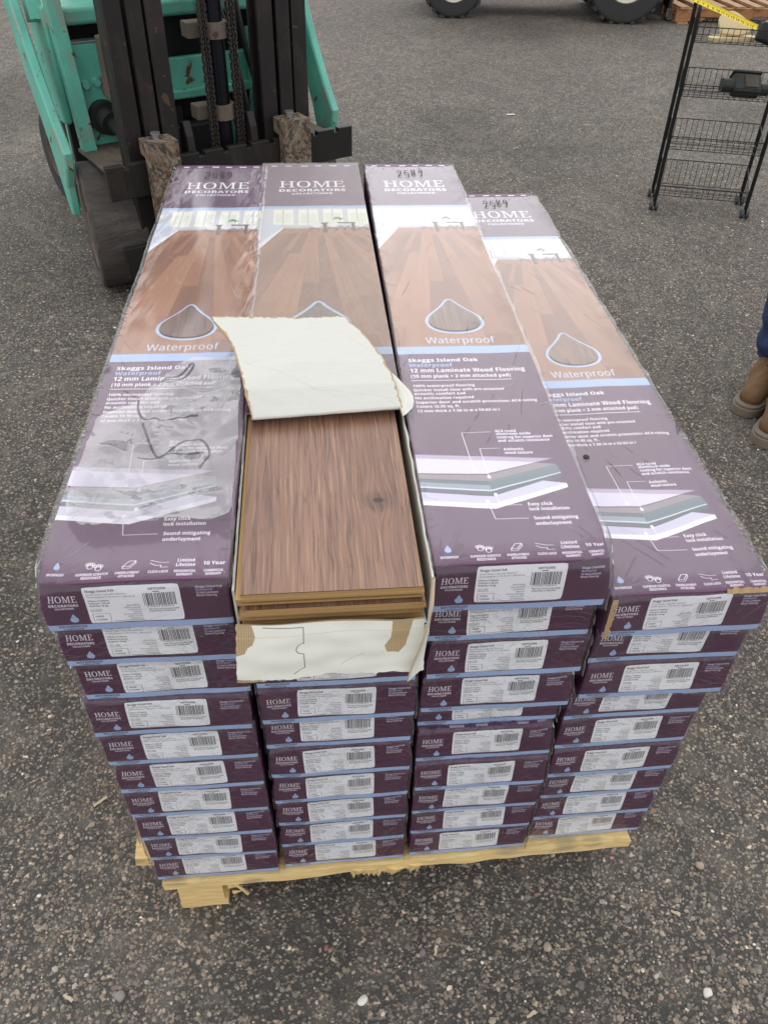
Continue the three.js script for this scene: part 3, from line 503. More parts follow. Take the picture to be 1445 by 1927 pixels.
{
  const t = thing('opened_carton', 'torn-open flooring carton with peeled-back white lid showing brown planks', 'carton');
  const zb = OZ - BLn, xl = OX - 0.104, xr = OX + 0.1055, zc = -0.272, top = OY + BH, mats = [sideMat, whiteMat, kraftMat];
  part('bottom_panel', b2(xl + 0.003, xr - 0.003, OY + 0.0002, OY + 0.0028, zb, OZ + 0.018, 0), [sideMat, sideMat, whiteMat, sideMat, sideMat, sideMat], t);
  part('end_panel', b2(xl + 0.003, xr - 0.003, OY + 0.003, top - 0.003, zb, zb + 0.003, 0), sideMat, t);
  const r = rng(4);
  for (const s of [-1, 1]) { // side walls, ragged along the torn front part
    const g = []; const M = 90;
    for (let j = 0; j <= 2; j++) { const row = []; for (let i = 0; i <= M; i++) { const z = OZ + 0.012 + (zb - OZ - 0.012) * Math.pow(i / M, 1.6); const torn = z > zc ? (s > 0 ? 0.002 : 0.009) + 0.006 * Math.abs(perlin.noise(z * 90, s, 2)) + 0.004 * perlin.noise(z * 280, s, 7) : 0; const h = BH - 0.0034 - Math.max(0, torn); row.push([(s > 0 ? xr : xl) + (z > zc ? s * (0.001 + 0.002 * perlin.noise(z * 22, 5, s)) * j / 2 : 0), OY + h * j / 2, z]); } g.push(s > 0 ? row : row.reverse()); }
    sheet('side_panel', g, 0.0026, s > 0 ? [sideMat, whiteMat, whiteMat] : [sideMat, whiteMat, whiteMat], t);
  }
  // top panel that is still in place, with the print
  { const g = [], nI = 14, nJ = 40; for (let j = 0; j <= nJ; j++) { const row = [], z = zc + (zb - zc) * j / nJ; for (let i = 0; i <= nI; i++) { const x = xl - 0.0012 + (xr - xl + 0.0024) * i / nI; row.push([x, top - 0.0012 + 0.0012 * perlin.noise(x * 20, z * 8, 4) - (j === 0 ? 0.0 : 0), z]); } g.push(row); }
    const m = sheet('top_panel', g, 0.0024, [null, whiteMat, kraftMat], t); const uv = m.geometry.attributes.uv; const s0 = (OZ - zc) / BLn; for (let k = 0; k < (nI + 1) * (nJ + 1); k++) uv.setXY(k, uv.getX(k), s0 + uv.getY(k) * (1 - s0)); m.material = [topMat, whiteMat, kraftMat]; }
  // milky film left on the far part
  { const g = new THREE.PlaneGeometry(0.214, 0.94, 40, 180).rotateX(-Math.PI / 2).translate(OX, 0, zb + 0.471), p = g.attributes.position, uv = g.attributes.uv; for (let i = 0; i < p.count; i++) { const x = p.getX(i), z = p.getZ(i), q = 1 - 3 * Math.abs(fbm((x + z) * 26, (x - z) * 9, 3, 3)); p.setY(i, top + 0.0022 + 0.0008 * Math.max(0, q) + 0.0006 * perlin.noise(x * 20, z * 8, 4)); uv.setXY(i, x * 3.5, z * 3.5); }
    g.computeVertexNormals(); part('dusty_film', g, phy({ color: lin(0.6, 0.56, 0.52), roughness: 0.34, transparent: true, opacity: 0.3, bumpMap: wrinkle, bumpScale: 0.0016 }), t); }
  // lid torn along both sides and folded back, white inside up
  const Lp = [[-0.146, 0.8765, -0.262], [-0.142, 0.889, -0.241], [-0.152, 0.91, -0.277], [-0.158, 0.922, -0.318], [-0.175, 0.928, -0.387], [-0.206, 0.936, -0.447]], Rp = [[0.058, 0.8765, -0.28], [0.055, 0.888, -0.258], [0.049, 0.904, -0.293], [0.037, 0.912, -0.341], [0.017, 0.914, -0.403], [-0.01, 0.914, -0.464]];
  { const g = [], nI = 60, nJ = 90; for (let j = 0; j <= nJ; j++) { const v = j / nJ, ln = (p) => { const f = v * 5, k = Math.min(4, Math.floor(f)); return lerp3(p[k], p[k + 1], f - k); }, a = ln(Lp), b = ln(Rp), row = []; for (let i = 0; i <= nI; i++) { const u = i / nI, p = lerp3(a, b, u); p[1] += 0.0006 * perlin.noise(u * 9, v * 12, 3); p[2] += -0.012 * Math.min(u, 1 - u) * v * v; { const q = u - 1.5 * (v - 0.38); if (q < 0) p[1] += 0.05 * Math.max(q, -0.3) * ss(0.35, 0.6, v) * 0.5; }
        const edge = Math.min(u, 1 - u); if (edge < 0.02) p[0] += (u < 0.5 ? -1 : 1) * (0.005 * fbm(v * 9, u * 5, 8, 4) + 0.0015 * perlin.noise(v * 47, u * 5, 3)) * ss(0.2, 0.3, v); if (v > 0.97) p[2] += 0.004 * perlin.noise(u * 40, 2, 5); row.push(p); } g.push(row); }
    const lidTex = canvas(768, 768, (c, w, h) => { const q = rng(44); c.setTransform(w / 200, 0, 0, h / 240, 0, 0); c.fillStyle = '#cdccc4'; c.fillRect(0, 0, 200, 240);
      for (let i = 0; i < 900; i++) { const v = 184 + 32 * q() | 0; c.fillStyle = `rgba(${v},${v - 2},${v - 12},0.25)`; c.fillRect(200 * q(), 240 * q(), 3 + 22 * q(), 0.5 + 0.5 * q()); }
      for (const [e, dir] of [[0, 1], [200, -1]]) { c.fillStyle = '#ad9672'; c.beginPath(); c.moveTo(e, 0); for (let y = 0; y <= 240; y += 2) c.lineTo(e + dir * Math.max(0, 1.6 + 7 * fbm(y * 0.05, e, 4, 4) + 1.5 * q()), y); c.lineTo(e, 240); c.fill(); }
      c.fillStyle = '#ad9672'; c.beginPath(); c.moveTo(0, 0); for (let x = 0; x <= 200; x += 2) c.lineTo(x, Math.max(0, 1.2 + 6 * fbm(x * 0.06, 3, 9, 4) + 1.2 * q())); c.lineTo(200, 0); c.fill();
      c.strokeStyle = '#b9b4a4'; c.lineWidth = 0.5; for (const [x0, y0, x1, y1] of [[8, 82, 92, 150], [92, 150, 196, 176], [0, 196, 200, 190], [140, 10, 196, 90]]) { c.beginPath(); c.moveTo(x0, y0); c.quadraticCurveTo((x0 + x1) / 2 + 6, (y0 + y1) / 2 - 5, x1, y1); c.stroke(); } });
    sheet('peeled_lid', g, 0.0032, [std({ map: lidTex, bumpMap: boardBump, bumpScale: 0.0012, roughness: 0.85 }), topMat, kraftMat], t); }
  { const q = [[0.049, 0.8965, -0.335], [0.07, 0.8935, -0.29], [0.069, 0.889, -0.262], [0.054, 0.8865, -0.246]], g = []; for (let j = 0; j <= 10; j++) { const v = j / 10, a = lerp3([0.046, 0.9, -0.325], [0.052, 0.8885, -0.255], v), b = along(q, v), row = []; for (let i = 0; i <= 5; i++) { const p = lerp3(a, b, i / 5); p[0] += i === 5 ? 0.004 * perlin.noise(v * 14, 3, 1) : 0; p[1] -= 0.004 * Math.pow(i / 5, 2); row.push(p); } g.push(row); } sheet('torn_tab', g, 0.0022, [whiteMat, whiteMat, kraftMat], t); }
  // end flap folded down in front, with torn liner and a die-cut slit
  const flapTex = canvas(768, 384, (c, w, h) => {
    const q = rng(31); c.setTransform(w / 200, 0, 0, h / 84, 0, 0); c.fillStyle = '#e3e2d7'; c.fillRect(0, 0, 200, 84);
    for (let i = 0; i < 500; i++) { c.fillStyle = `rgba(200,194,170,${0.1 * q()})`; c.fillRect(200 * q(), 84 * q(), 2 + 14 * q(), 0.5); }
    const rip = (pts) => { c.fillStyle = '#b8a17c'; c.beginPath(); pts.forEach((p, i) => (i ? c.lineTo(...p) : c.moveTo(...p))); c.closePath(); c.save(); c.fill(); c.clip(); for (let x = 0; x < 200; x += 2.6) { c.fillStyle = 'rgba(140,118,84,0.55)'; c.fillRect(x, 0, 1.1, 84); } c.restore(); };
    rip([[0, 0], [16, 0], [18, 6], [20, 16], [17, 26], [12, 30], [9, 38], [0, 42]]); rip([[166, 0], [188, 0], [184, 18], [180, 40], [172, 52], [160, 50], [157, 40], [164, 28]]);
    rip([[0, 78], [14, 80], [30, 82], [30, 84], [0, 84]]);
    c.strokeStyle = '#6d6552'; c.lineWidth = 0.7; c.beginPath(); c.moveTo(28, 3); c.lineTo(71, 6); c.lineTo(71, 26); c.arc(71, 37, 8, -1.57, 1.57, true); c.lineTo(72, 68); c.lineTo(60, 76); c.stroke();
    c.strokeStyle = 'rgba(190,184,160,0.8)'; c.beginPath(); c.moveTo(110, 70); c.quadraticCurveTo(118, 58, 136, 50); c.stroke(); c.strokeStyle = 'rgba(200,194,174,0.7)'; c.beginPath(); c.moveTo(0, 17); c.lineTo(200, 14); c.stroke();
  });
  { const g = [], nI = 50, nJ = 16; for (let j = 0; j <= nJ; j++) { const v = j / nJ, row = []; for (let i = 0; i <= nI; i++) { const u = i / nI; const len = 0.071 + 0.004 * perlin.noise(u * 9, 3, 2) + 0.003 * perlin.noise(u * 40, 5, 2); const x = OX - 0.104 + (0.2 + 0.005 * v) * u - 0.004 * v + (u < 0.02 || u > 0.98 ? 0.002 * perlin.noise(v * 12, u * 9, 4) : 0); row.push([x, 0.8365 - len * v * 0.965 - 0.002 * Math.sin(u * 9), 0.0635 + 0.021 * v + 0.003 * Math.sin(v * 3.1 + u * 2) + 0.002 * perlin.noise(u * 5, v * 4, 6)]); } g.push(row.reverse()); }
    const m = sheet('front_flap', g, 0.003, [sideMat, null, kraftMat], t); const uv = m.geometry.attributes.uv; for (let k = 0; k < uv.count; k++) uv.setXY(k, 1 - uv.getX(k), 1 - uv.getY(k)); m.material = [std({ map: flapTex, bumpMap: flapTex, bumpScale: 0.0008, roughness: 0.85 }), sideMat, kraftMat]; }
  { const g = []; for (let j = 0; j <= 10; j++) { const v = j / 10, a = lerp3([0.058, 0.876, 0.046], [0.049, 0.775, 0.09], v), w = 0.03 * (1 - 0.75 * v), row = []; for (let i = 0; i <= 5; i++) { const u = i / 5; row.push([a[0] - 0.012 * u * (0.4 + v) - 0.004 * v, a[1] - 0.012 * u, a[2] + w * u + 0.004 * Math.sin(v * 5)]); } g.push(row); } sheet('torn_side_flap', g, 0.0022, [whiteMat, whiteMat, kraftMat], t); }
  part('lower_front_panel', b2(xl + 0.003, xr - 0.003, OY + 0.003, OY + 0.018, OZ + 0.034, OZ + 0.0365, 0), whiteMat, t);
}
{
  const coreMat = std({ color: lin(0.40, 0.245, 0.10), roughness: 0.85, bumpMap: kraft, bumpScale: 0.0006 }), padMat = std({ color: lin(0.05, 0.045, 0.04), roughness: 0.9 }), decorMat = std({ map: oakMap, bumpMap: oakBump, bumpScale: 0.0009, roughness: 0.42 }), edgeMat = std({ color: lin(0.06, 0.035, 0.025), roughness: 0.6 });
  const order = ['lowest plank inside', 'fifth plank from top inside', 'fourth plank from top inside', 'third plank from top inside', 'second plank from top inside', 'uppermost plank, with a dark knot, inside'];
  const decorG = (() => { const g = new THREE.BoxGeometry(0.190, 0.0009, 1.284), uv = g.attributes.uv, p = g.attributes.position, n = g.attributes.normal; for (let i = 0; i < p.count; i++) uv.setXY(i, p.getX(i) / 0.19 + 0.5, 0.5 - p.getZ(i) / 1.284); return g; })();
  const body = merge([box(0.1905, 0.0042, 1.284, 0, 0.0074, 0, 0), box(0.1905 + 0.006, 0.0030, 1.288, -0.002, 0.0038 + 0.0000, 0, 0)]), pad = new THREE.BoxGeometry(0.183, 0.0021, 1.266).translate(0, 0.00115, 0);
  const dz = [0.052, 0.050, 0.053, 0.0575, 0.0525, 0.058], dx = [0, 0.0006, -0.0008, 0.0012, -0.0014, 0.0002], da = [0, 0.001, -0.001, 0.0015, 0.001, -0.002];
  for (let k = 0; k < 6; k++) {
    const t = thing('laminate_plank', `brown oak laminate floor plank, ${order[k]} the torn-open carton`, 'floor plank', 'planks in the torn-open carton');
    t.position.set(OX + dx[k], OY + 0.003 + k * 0.01165, dz[k] - 0.642); t.rotation.y = da[k];
    part('core', body, coreMat, t); part('underlay_pad', pad, padMat, t);
    const d = part('decor_face', decorG.clone().translate(0, 0.0100, 0), [edgeMat, edgeMat, decorMat, edgeMat, edgeMat, edgeMat], t);
    if (k < 5) d.geometry.attributes.uv.array.forEach((_, i, a) => { if (i % 2 === 0) a[i] += 0.31 * k; });
  }
}
// ---------------------------------------------------------------- loose film with marker scribble on the first column
{
  const out = [[-0.228, -0.389], [-0.182, -0.392], [-0.160, -0.385], [-0.1585, -0.288], [-0.1575, -0.203], [-0.1575, -0.046], [-0.18, -0.044], [-0.238, -0.042], [-0.306, -0.037], [-0.324, -0.044], [-0.34, -0.065], [-0.347, -0.1], [-0.339, -0.17], [-0.335, -0.243], [-0.294, -0.29], [-0.244, -0.372]];
  const loop = new THREE.CatmullRomCurve3(out.map(([x, z]) => new THREE.Vector3(x, 0, z)), true, 'catmullrom', 0.25), nt = 300, nr = 90, cx = -0.245, cz = -0.205, x0 = -0.36, z0 = -0.41, w = 0.215, h = 0.385, pos = [], uv = [], idx = [];
  const rim = loop.getPoints(nt).map((p, i) => { const k = 0.0022 * perlin.noise(i * 0.21, 3, 7) + 0.0016 * perlin.noise(i * 0.6, 5, 1); return [p.x + k, p.z - k]; });
  for (let j = 0; j <= nr; j++) for (let i = 0; i <= nt; i++) {
    const t = Math.pow(j / nr, 0.8), R = rim[i % nt], x = cx + (R[0] - cx) * t, z = cz + (R[1] - cz) * t, e = (1 - t) * 0.1;
    const f1 = 1 - 2.6 * Math.abs(fbm(x * 13 + 3, z * 11, 1.5, 2)), f2 = 1 - 3 * Math.abs(fbm(x * 40 - z * 26, z * 30 + x * 18, 6.5, 2)), f3 = 1 - 3 * Math.abs(fbm(x * 90 + z * 40, z * 80 - x * 30, 3.5, 2));
    const y = Y0 + 10 * BH + 0.0052 + 0.013 * Math.max(0, f1) + 0.0028 * Math.max(0, f2) * ss(-0.1, 0.3, perlin.noise(x * 14, z * 14, 8)) + 0.0003 * Math.max(0, f3) + 0.004 * Math.exp(-e / 0.008) * (0.6 + perlin.noise(x * 30, z * 30, 9)) + 0.012 * ss(-0.2, -0.158, x) * (0.6 + perlin.noise(z * 18, 2, 2));
    pos.push(x, y, z); uv.push((x - x0) / w, 1 - (z - z0) / h);
  }
  for (let j = 0; j < nr; j++) for (let i = 0; i < nt; i++) { const a = j * (nt + 1) + i, b = a + 1, c = b + nt + 1, d = a + nt + 1; idx.push(a, b, c, a, c, d); }
  const g = new THREE.BufferGeometry(); g.setAttribute('position', new THREE.Float32BufferAttribute(pos, 3)); g.setAttribute('uv', new THREE.Float32BufferAttribute(uv, 2)); g.setIndex(idx); g.computeVertexNormals();
  const map = canvas(860, 1540, (c, W, H) => {
    const k = W / w; c.setTransform(k, 0, 0, k, -x0 * k, -z0 * k); c.fillStyle = '#e9e7e9'; c.fillRect(-1, -1, 2, 2);
    const S = [[[-0.27, -0.326], [-0.25, -0.345], [-0.238, -0.36], [-0.229, -0.376], [-0.226, -0.37], [-0.236, -0.35], [-0.265, -0.327]], [[-0.292, -0.288], [-0.292, -0.27], [-0.282, -0.249], [-0.261, -0.238], [-0.227, -0.242], [-0.212, -0.246]], [[-0.281, -0.241], [-0.272, -0.21], [-0.264, -0.185], [-0.251, -0.16], [-0.24, -0.172], [-0.233, -0.196], [-0.221, -0.207], [-0.2, -0.195], [-0.188, -0.168], [-0.2, -0.139]], [[-0.275, -0.162], [-0.233, -0.17], [-0.19, -0.173], [-0.22, -0.166]]];
    c.lineCap = 'round'; c.lineJoin = 'round';
    for (const s of S) { for (const [lw, al] of [[0.0034, 0.35], [0.0022, 0.45]]) { c.strokeStyle = `rgba(38,36,40,${al})`; c.lineWidth = lw; c.beginPath(); c.moveTo(...s[0]); for (let i = 1; i < s.length - 1; i++) c.quadraticCurveTo(...s[i], (s[i][0] + s[i + 1][0]) / 2, (s[i][1] + s[i + 1][1]) / 2); c.lineTo(...s[s.length - 1]); c.stroke(); } }
  });
  solo('plastic_sheet', g, phy({ map, transmission: 0.8, thickness: 0, roughness: 0.12, ior: 1.7, color: 0xffffff }), 'crumpled clear plastic sheet with black marker scribbles, lying on a purple carton', 'plastic sheet');
}
// ---------------------------------------------------------------- pallet under the stack
{
  const t = thing('wooden_pallet', 'broken pale wooden pallet under the stack of purple cartons', 'pallet');
  const A = -0.018; t.position.set(0.055, 0, -0.005); t.rotation.y = 0; const yb = Y0 - 0.002, th = 0.021;
  const boards = [[-0.40, 0.402, 0.0, 0.03, 0.02], [-0.452, 0.40, -0.04, 0.1, 0.0], [-0.43, 0.40, -0.172, 0.085, 0.0], [-0.43, 0.405, -0.275, 0.095, 0.0], [-0.428, 0.4, -0.42, 0.09, 0], [-0.43, 0.4, -0.57, 0.09, 0], [-0.43, 0.4, -0.72, 0.09, 0], [-0.43, 0.4, -0.87, 0.09, 0], [-0.43, 0.4, -1.02, 0.09, 0], [-0.43, 0.4, -1.16, 0.09, 0]];
  boards.forEach(([x0, x1, z, w, turn], i) => {
    const g = planar(wobble(new THREE.BoxGeometry(x1 - x0, th, w, 60, 3, 8), 0.0045, 17, i * 3.1), 1); g.rotateY(turn); const m = part('deck_board', g.translate((x0 + x1) / 2, yb - th / 2, z - w / 2 + (turn ? -turn * 0.06 : 0)), pineMat, t);
  });
  // left stringer reaches the front; the middle and outer ones are broken back
  const str = (x, z0, z1, w = 0.076) => part('stringer', planar(wobble(new THREE.BoxGeometry(w, 0.088, z0 - z1, 4, 4, 30), 0.0018, 22, x * 9).rotateZ(0).translate(x, 0.022 + 0.0445, (z0 + z1) / 2), 1), pineMat, t);
  str(-0.349, -0.013, -1.2); str(0.005, -0.24, -1.2, 0.04); str(0.365, -0.27, -1.2, 0.04);
  for (const [z, w] of [[-0.012, 0.09], [-0.6, 0.09], [-1.15, 0.09]]) { const full = z !== -0.012; part('bottom_board', planar(wobble(new THREE.BoxGeometry(full ? 0.8 : 0.082, 0.02, w, full ? 30 : 6, 2, 4), 0.002, 18, z), 1).translate(full ? -0.01 : -0.346, 0.0115, z - w / 2), pineMat, t); }
  // splinters where boards tore off
  const r = rng(17);
  for (const [x, y, z, n, s] of [[-0.045, 0.113, -0.007, 9, 1.35], [0.022, 0.113, -0.009, 3, 1.2], [-0.30, 0.06, -0.03, 4, 0.9]]) for (let i = 0; i < n; i++) {
    const side = x < -0.2, L = s * (0.016 + 0.024 * r()), g = new THREE.ConeGeometry(0.005 + 0.008 * r() * (side ? 0.3 : 1), L, 5, 1).scale(1.5, 1, 0.5); if (side) g.rotateZ(-1.9 + 0.7 * r()).translate(x + 0.012, y - 0.035 + 0.03 * i, z + 0.012 * r()); else g.rotateZ(3.14 + 0.5 * (r() - 0.5)).translate(x + (i - n / 2) * 0.0085, y - L * 0.3, z + 0.006 * r());
    part('splinter', planar(g, 1), pineMat, t);
  }
  part('splinter', planar(bar([-0.312, 0.085, -0.03], [-0.265, 0.062, 0.0], 0.006, 0.004), 1), pineMat, t);
}

// ---------------------------------------------------------------- forklifts
function paintTex(base, chip, dirt, seed, chips = 0.34, dirtAmt = 0.5) {
  return dataTex(512, 512, (u, v) => {
    const n = tileNoise(u, v, 6, seed, 4), c = tileNoise(u, v, 14, seed + 5, 5), d = tileNoise(u, v, 5, seed + 9, 5), f = tileNoise(u, v, 90, seed + 2, 2), st = fbm(Math.cos(u * 6.283) * 12 + seed, Math.sin(u * 6.283) * 12, v * 1.5, 3);
    let q = mix3(base, [base[0] * 0.82, base[1] * 0.86, base[2] * 0.86], 0.4 + n); q = mix3(q, dirt, ss(0.02, 0.4, d + 0.4 * st + 0.25 * f) * dirtAmt); q = mix3(q, chip, ss(chips, chips + 0.03, c + 0.18 * f)); return q;
  });
}
const tealMap = paintTex([112, 200, 178], [104, 72, 52], [158, 160, 144], 2, 0.29, 0.75), orangeMap = paintTex([206, 96, 44], [70, 48, 40], [120, 84, 64], 6, 0.33, 0.6), steelMap = paintTex([38, 33, 32], [84, 62, 50], [62, 53, 47], 12, 0.33, 0.6), rustMap = dataTex(512, 512, (u, v) => {
  const w = tileNoise(u, v, 7, 5, 3), b = tileNoise(u, v * 0.999, 26, 11, 5), a = tileNoise(u, v, 18, 4, 5), f = tileNoise(u, v, 150, 7, 3); let q = mix3([152, 140, 120], [106, 92, 78], 0.5 + 1.0 * a + 0.9 * f); q = mix3(q, [52, 47, 44], ss(-0.06, 0.16, b + 0.5 * f + 0.5 * w) * 0.8); q = mix3(q, [124, 80, 52], ss(0.06, 0.28, a - 0.3 * b + 0.4 * f) * 0.55); return q; });
const dustMap = paintTex([104, 92, 80], [70, 52, 42], [130, 118, 102], 21, 0.4, 0.7);
for (const m of [tealMap, orangeMap, steelMap, dustMap]) m.repeat.set(1.6, 1.6); rustMap.repeat.set(3, 3);
const tealMat = std({ map: tealMap, roughness: 0.42 }), orangeMat = std({ map: orangeMap, roughness: 0.5 }), steelMat = std({ map: steelMap, roughness: 0.55, metalness: 0.25 }), rustMat = std({ map: rustMap, bumpMap: rustMap, bumpScale: 0.0012, roughness: 0.8 }), dustMat = std({ map: dustMap, roughness: 0.85 });
const greaseMat = std({ color: lin(0.012, 0.013, 0.02), roughness: 0.28, metalness: 0.5 }), chainMat = std({ color: lin(0.055, 0.045, 0.04), roughness: 0.5, metalness: 0.5 }), darkMat = std({ color: lin(0.012, 0.012, 0.013), roughness: 0.7 });
const rubberMap = dataTex(512, 512, (u, v) => { const n = tileNoise(u, v, 10, 3, 5), f = tileNoise(u, v, 50, 6, 3); const q = mix3([64, 60, 57], [100, 92, 85], 0.4 + 1.1 * n + 0.5 * f); return q; });
const rubberBump = dataTex(512, 512, (u, v) => { const a = tileNoise(u, v, 9, 13, 4), b = tileNoise(u, v, 26, 8, 4); const q = 150 - 120 * ss(0.16, 0.24, a) - 80 * ss(0.16, 0.3, b); return [q, q, q]; }, false);
const rubberMat = std({ map: rubberMap, bumpMap: rubberBump, bumpScale: 0.004, roughness: 0.85 }), tyreDark = std({ color: lin(0.035, 0.034, 0.033), roughness: 0.8 }), rimWhite = std({ color: lin(0.62, 0.58, 0.48), roughness: 0.5 }), pinMat = std({ color: lin(0.45, 0.46, 0.48), roughness: 0.35, metalness: 0.8 }), hoseMat = std({ color: lin(0.02, 0.02, 0.02), roughness: 0.5 });

function tyreGeo(R, w, inner, lugs) { // axis along x
  const e = lugs ? 0.018 : 0.009, pts = [[inner, -w / 2], [R - e * 1.6, -w / 2], [R - e * 0.4, -w / 2 + e * 0.6], [R, -w / 2 + e * 1.6], [R, w / 2 - e * 1.6], [R - e * 0.4, w / 2 - e * 0.6], [R - e * 1.6, w / 2], [inner, w / 2]].map((p) => new THREE.Vector2(...p));
  const fine = []; for (let i = 0; i < pts.length - 1; i++) for (let k = 0; k < 3; k++) fine.push(pts[i].clone().lerp(pts[i + 1], k / 3)); fine.push(pts[pts.length - 1]);
  let g = new THREE.LatheGeometry(fine, 72).rotateZ(Math.PI / 2); const p = g.attributes.position, uv = g.attributes.uv;
  for (let i = 0; i < p.count; i++) { const x = p.getX(i), y = p.getY(i), z = p.getZ(i), rr = Math.hypot(y, z); if (rr > R - e) { const k = 1 - 0.012 * Math.max(0, perlin.noise(x * 30, y * 14, z * 14)) - 0.006 * Math.max(0, perlin.noise(x * 60, y * 40, z * 40)); p.setXYZ(i, x, y * k, z * k); } uv.setXY(i, uv.getX(i) * 4, uv.getY(i) * 1.2); }
  g.computeVertexNormals(); const out = [g];
  if (lugs) for (let k = 0; k < lugs; k++) for (const s of [-1, 1]) { const a = (k + (s > 0 ? 0.5 : 0)) / lugs * Math.PI * 2; out.push(box(w * 0.46, 0.03, 0.042, s * w * 0.255, R + 0.004, 0, 0.006).rotateX(a)); }
  return merge(out);
}
function wheel(name, parent, x, y, z, R, w, inner, side, tm, rm, lugs) {
  const g = new THREE.Group(); g.name = name; g.position.set(x, y, z); parent.add(g);
  part('tyre', tyreGeo(R, w, inner, lugs), tm, g);
  const rim = new THREE.LatheGeometry([[0.0, 0.02], [inner * 0.3, 0.03], [inner * 0.34, 0.0], [inner * 0.8, -0.02], [inner * 0.88, 0.03], [inner, 0.035], [inner, -w * 0.8]].map((p) => new THREE.Vector2(...p)), 40).rotateZ(-side * Math.PI / 2).translate(side * (w / 2 - 0.035), 0, 0);
  part('rim', rim, rm, g);
  for (let k = 0; k < 6; k++) { const a = k * Math.PI / 3; part('wheel_nut', cyl(0.011, 0.011, [side * (w / 2 - 0.04), Math.cos(a) * inner * 0.5, Math.sin(a) * inner * 0.5], [side * (w / 2 - 0.008), Math.cos(a) * inner * 0.5, Math.sin(a) * inner * 0.5], 6), steelMat, g); }
  return g;
}
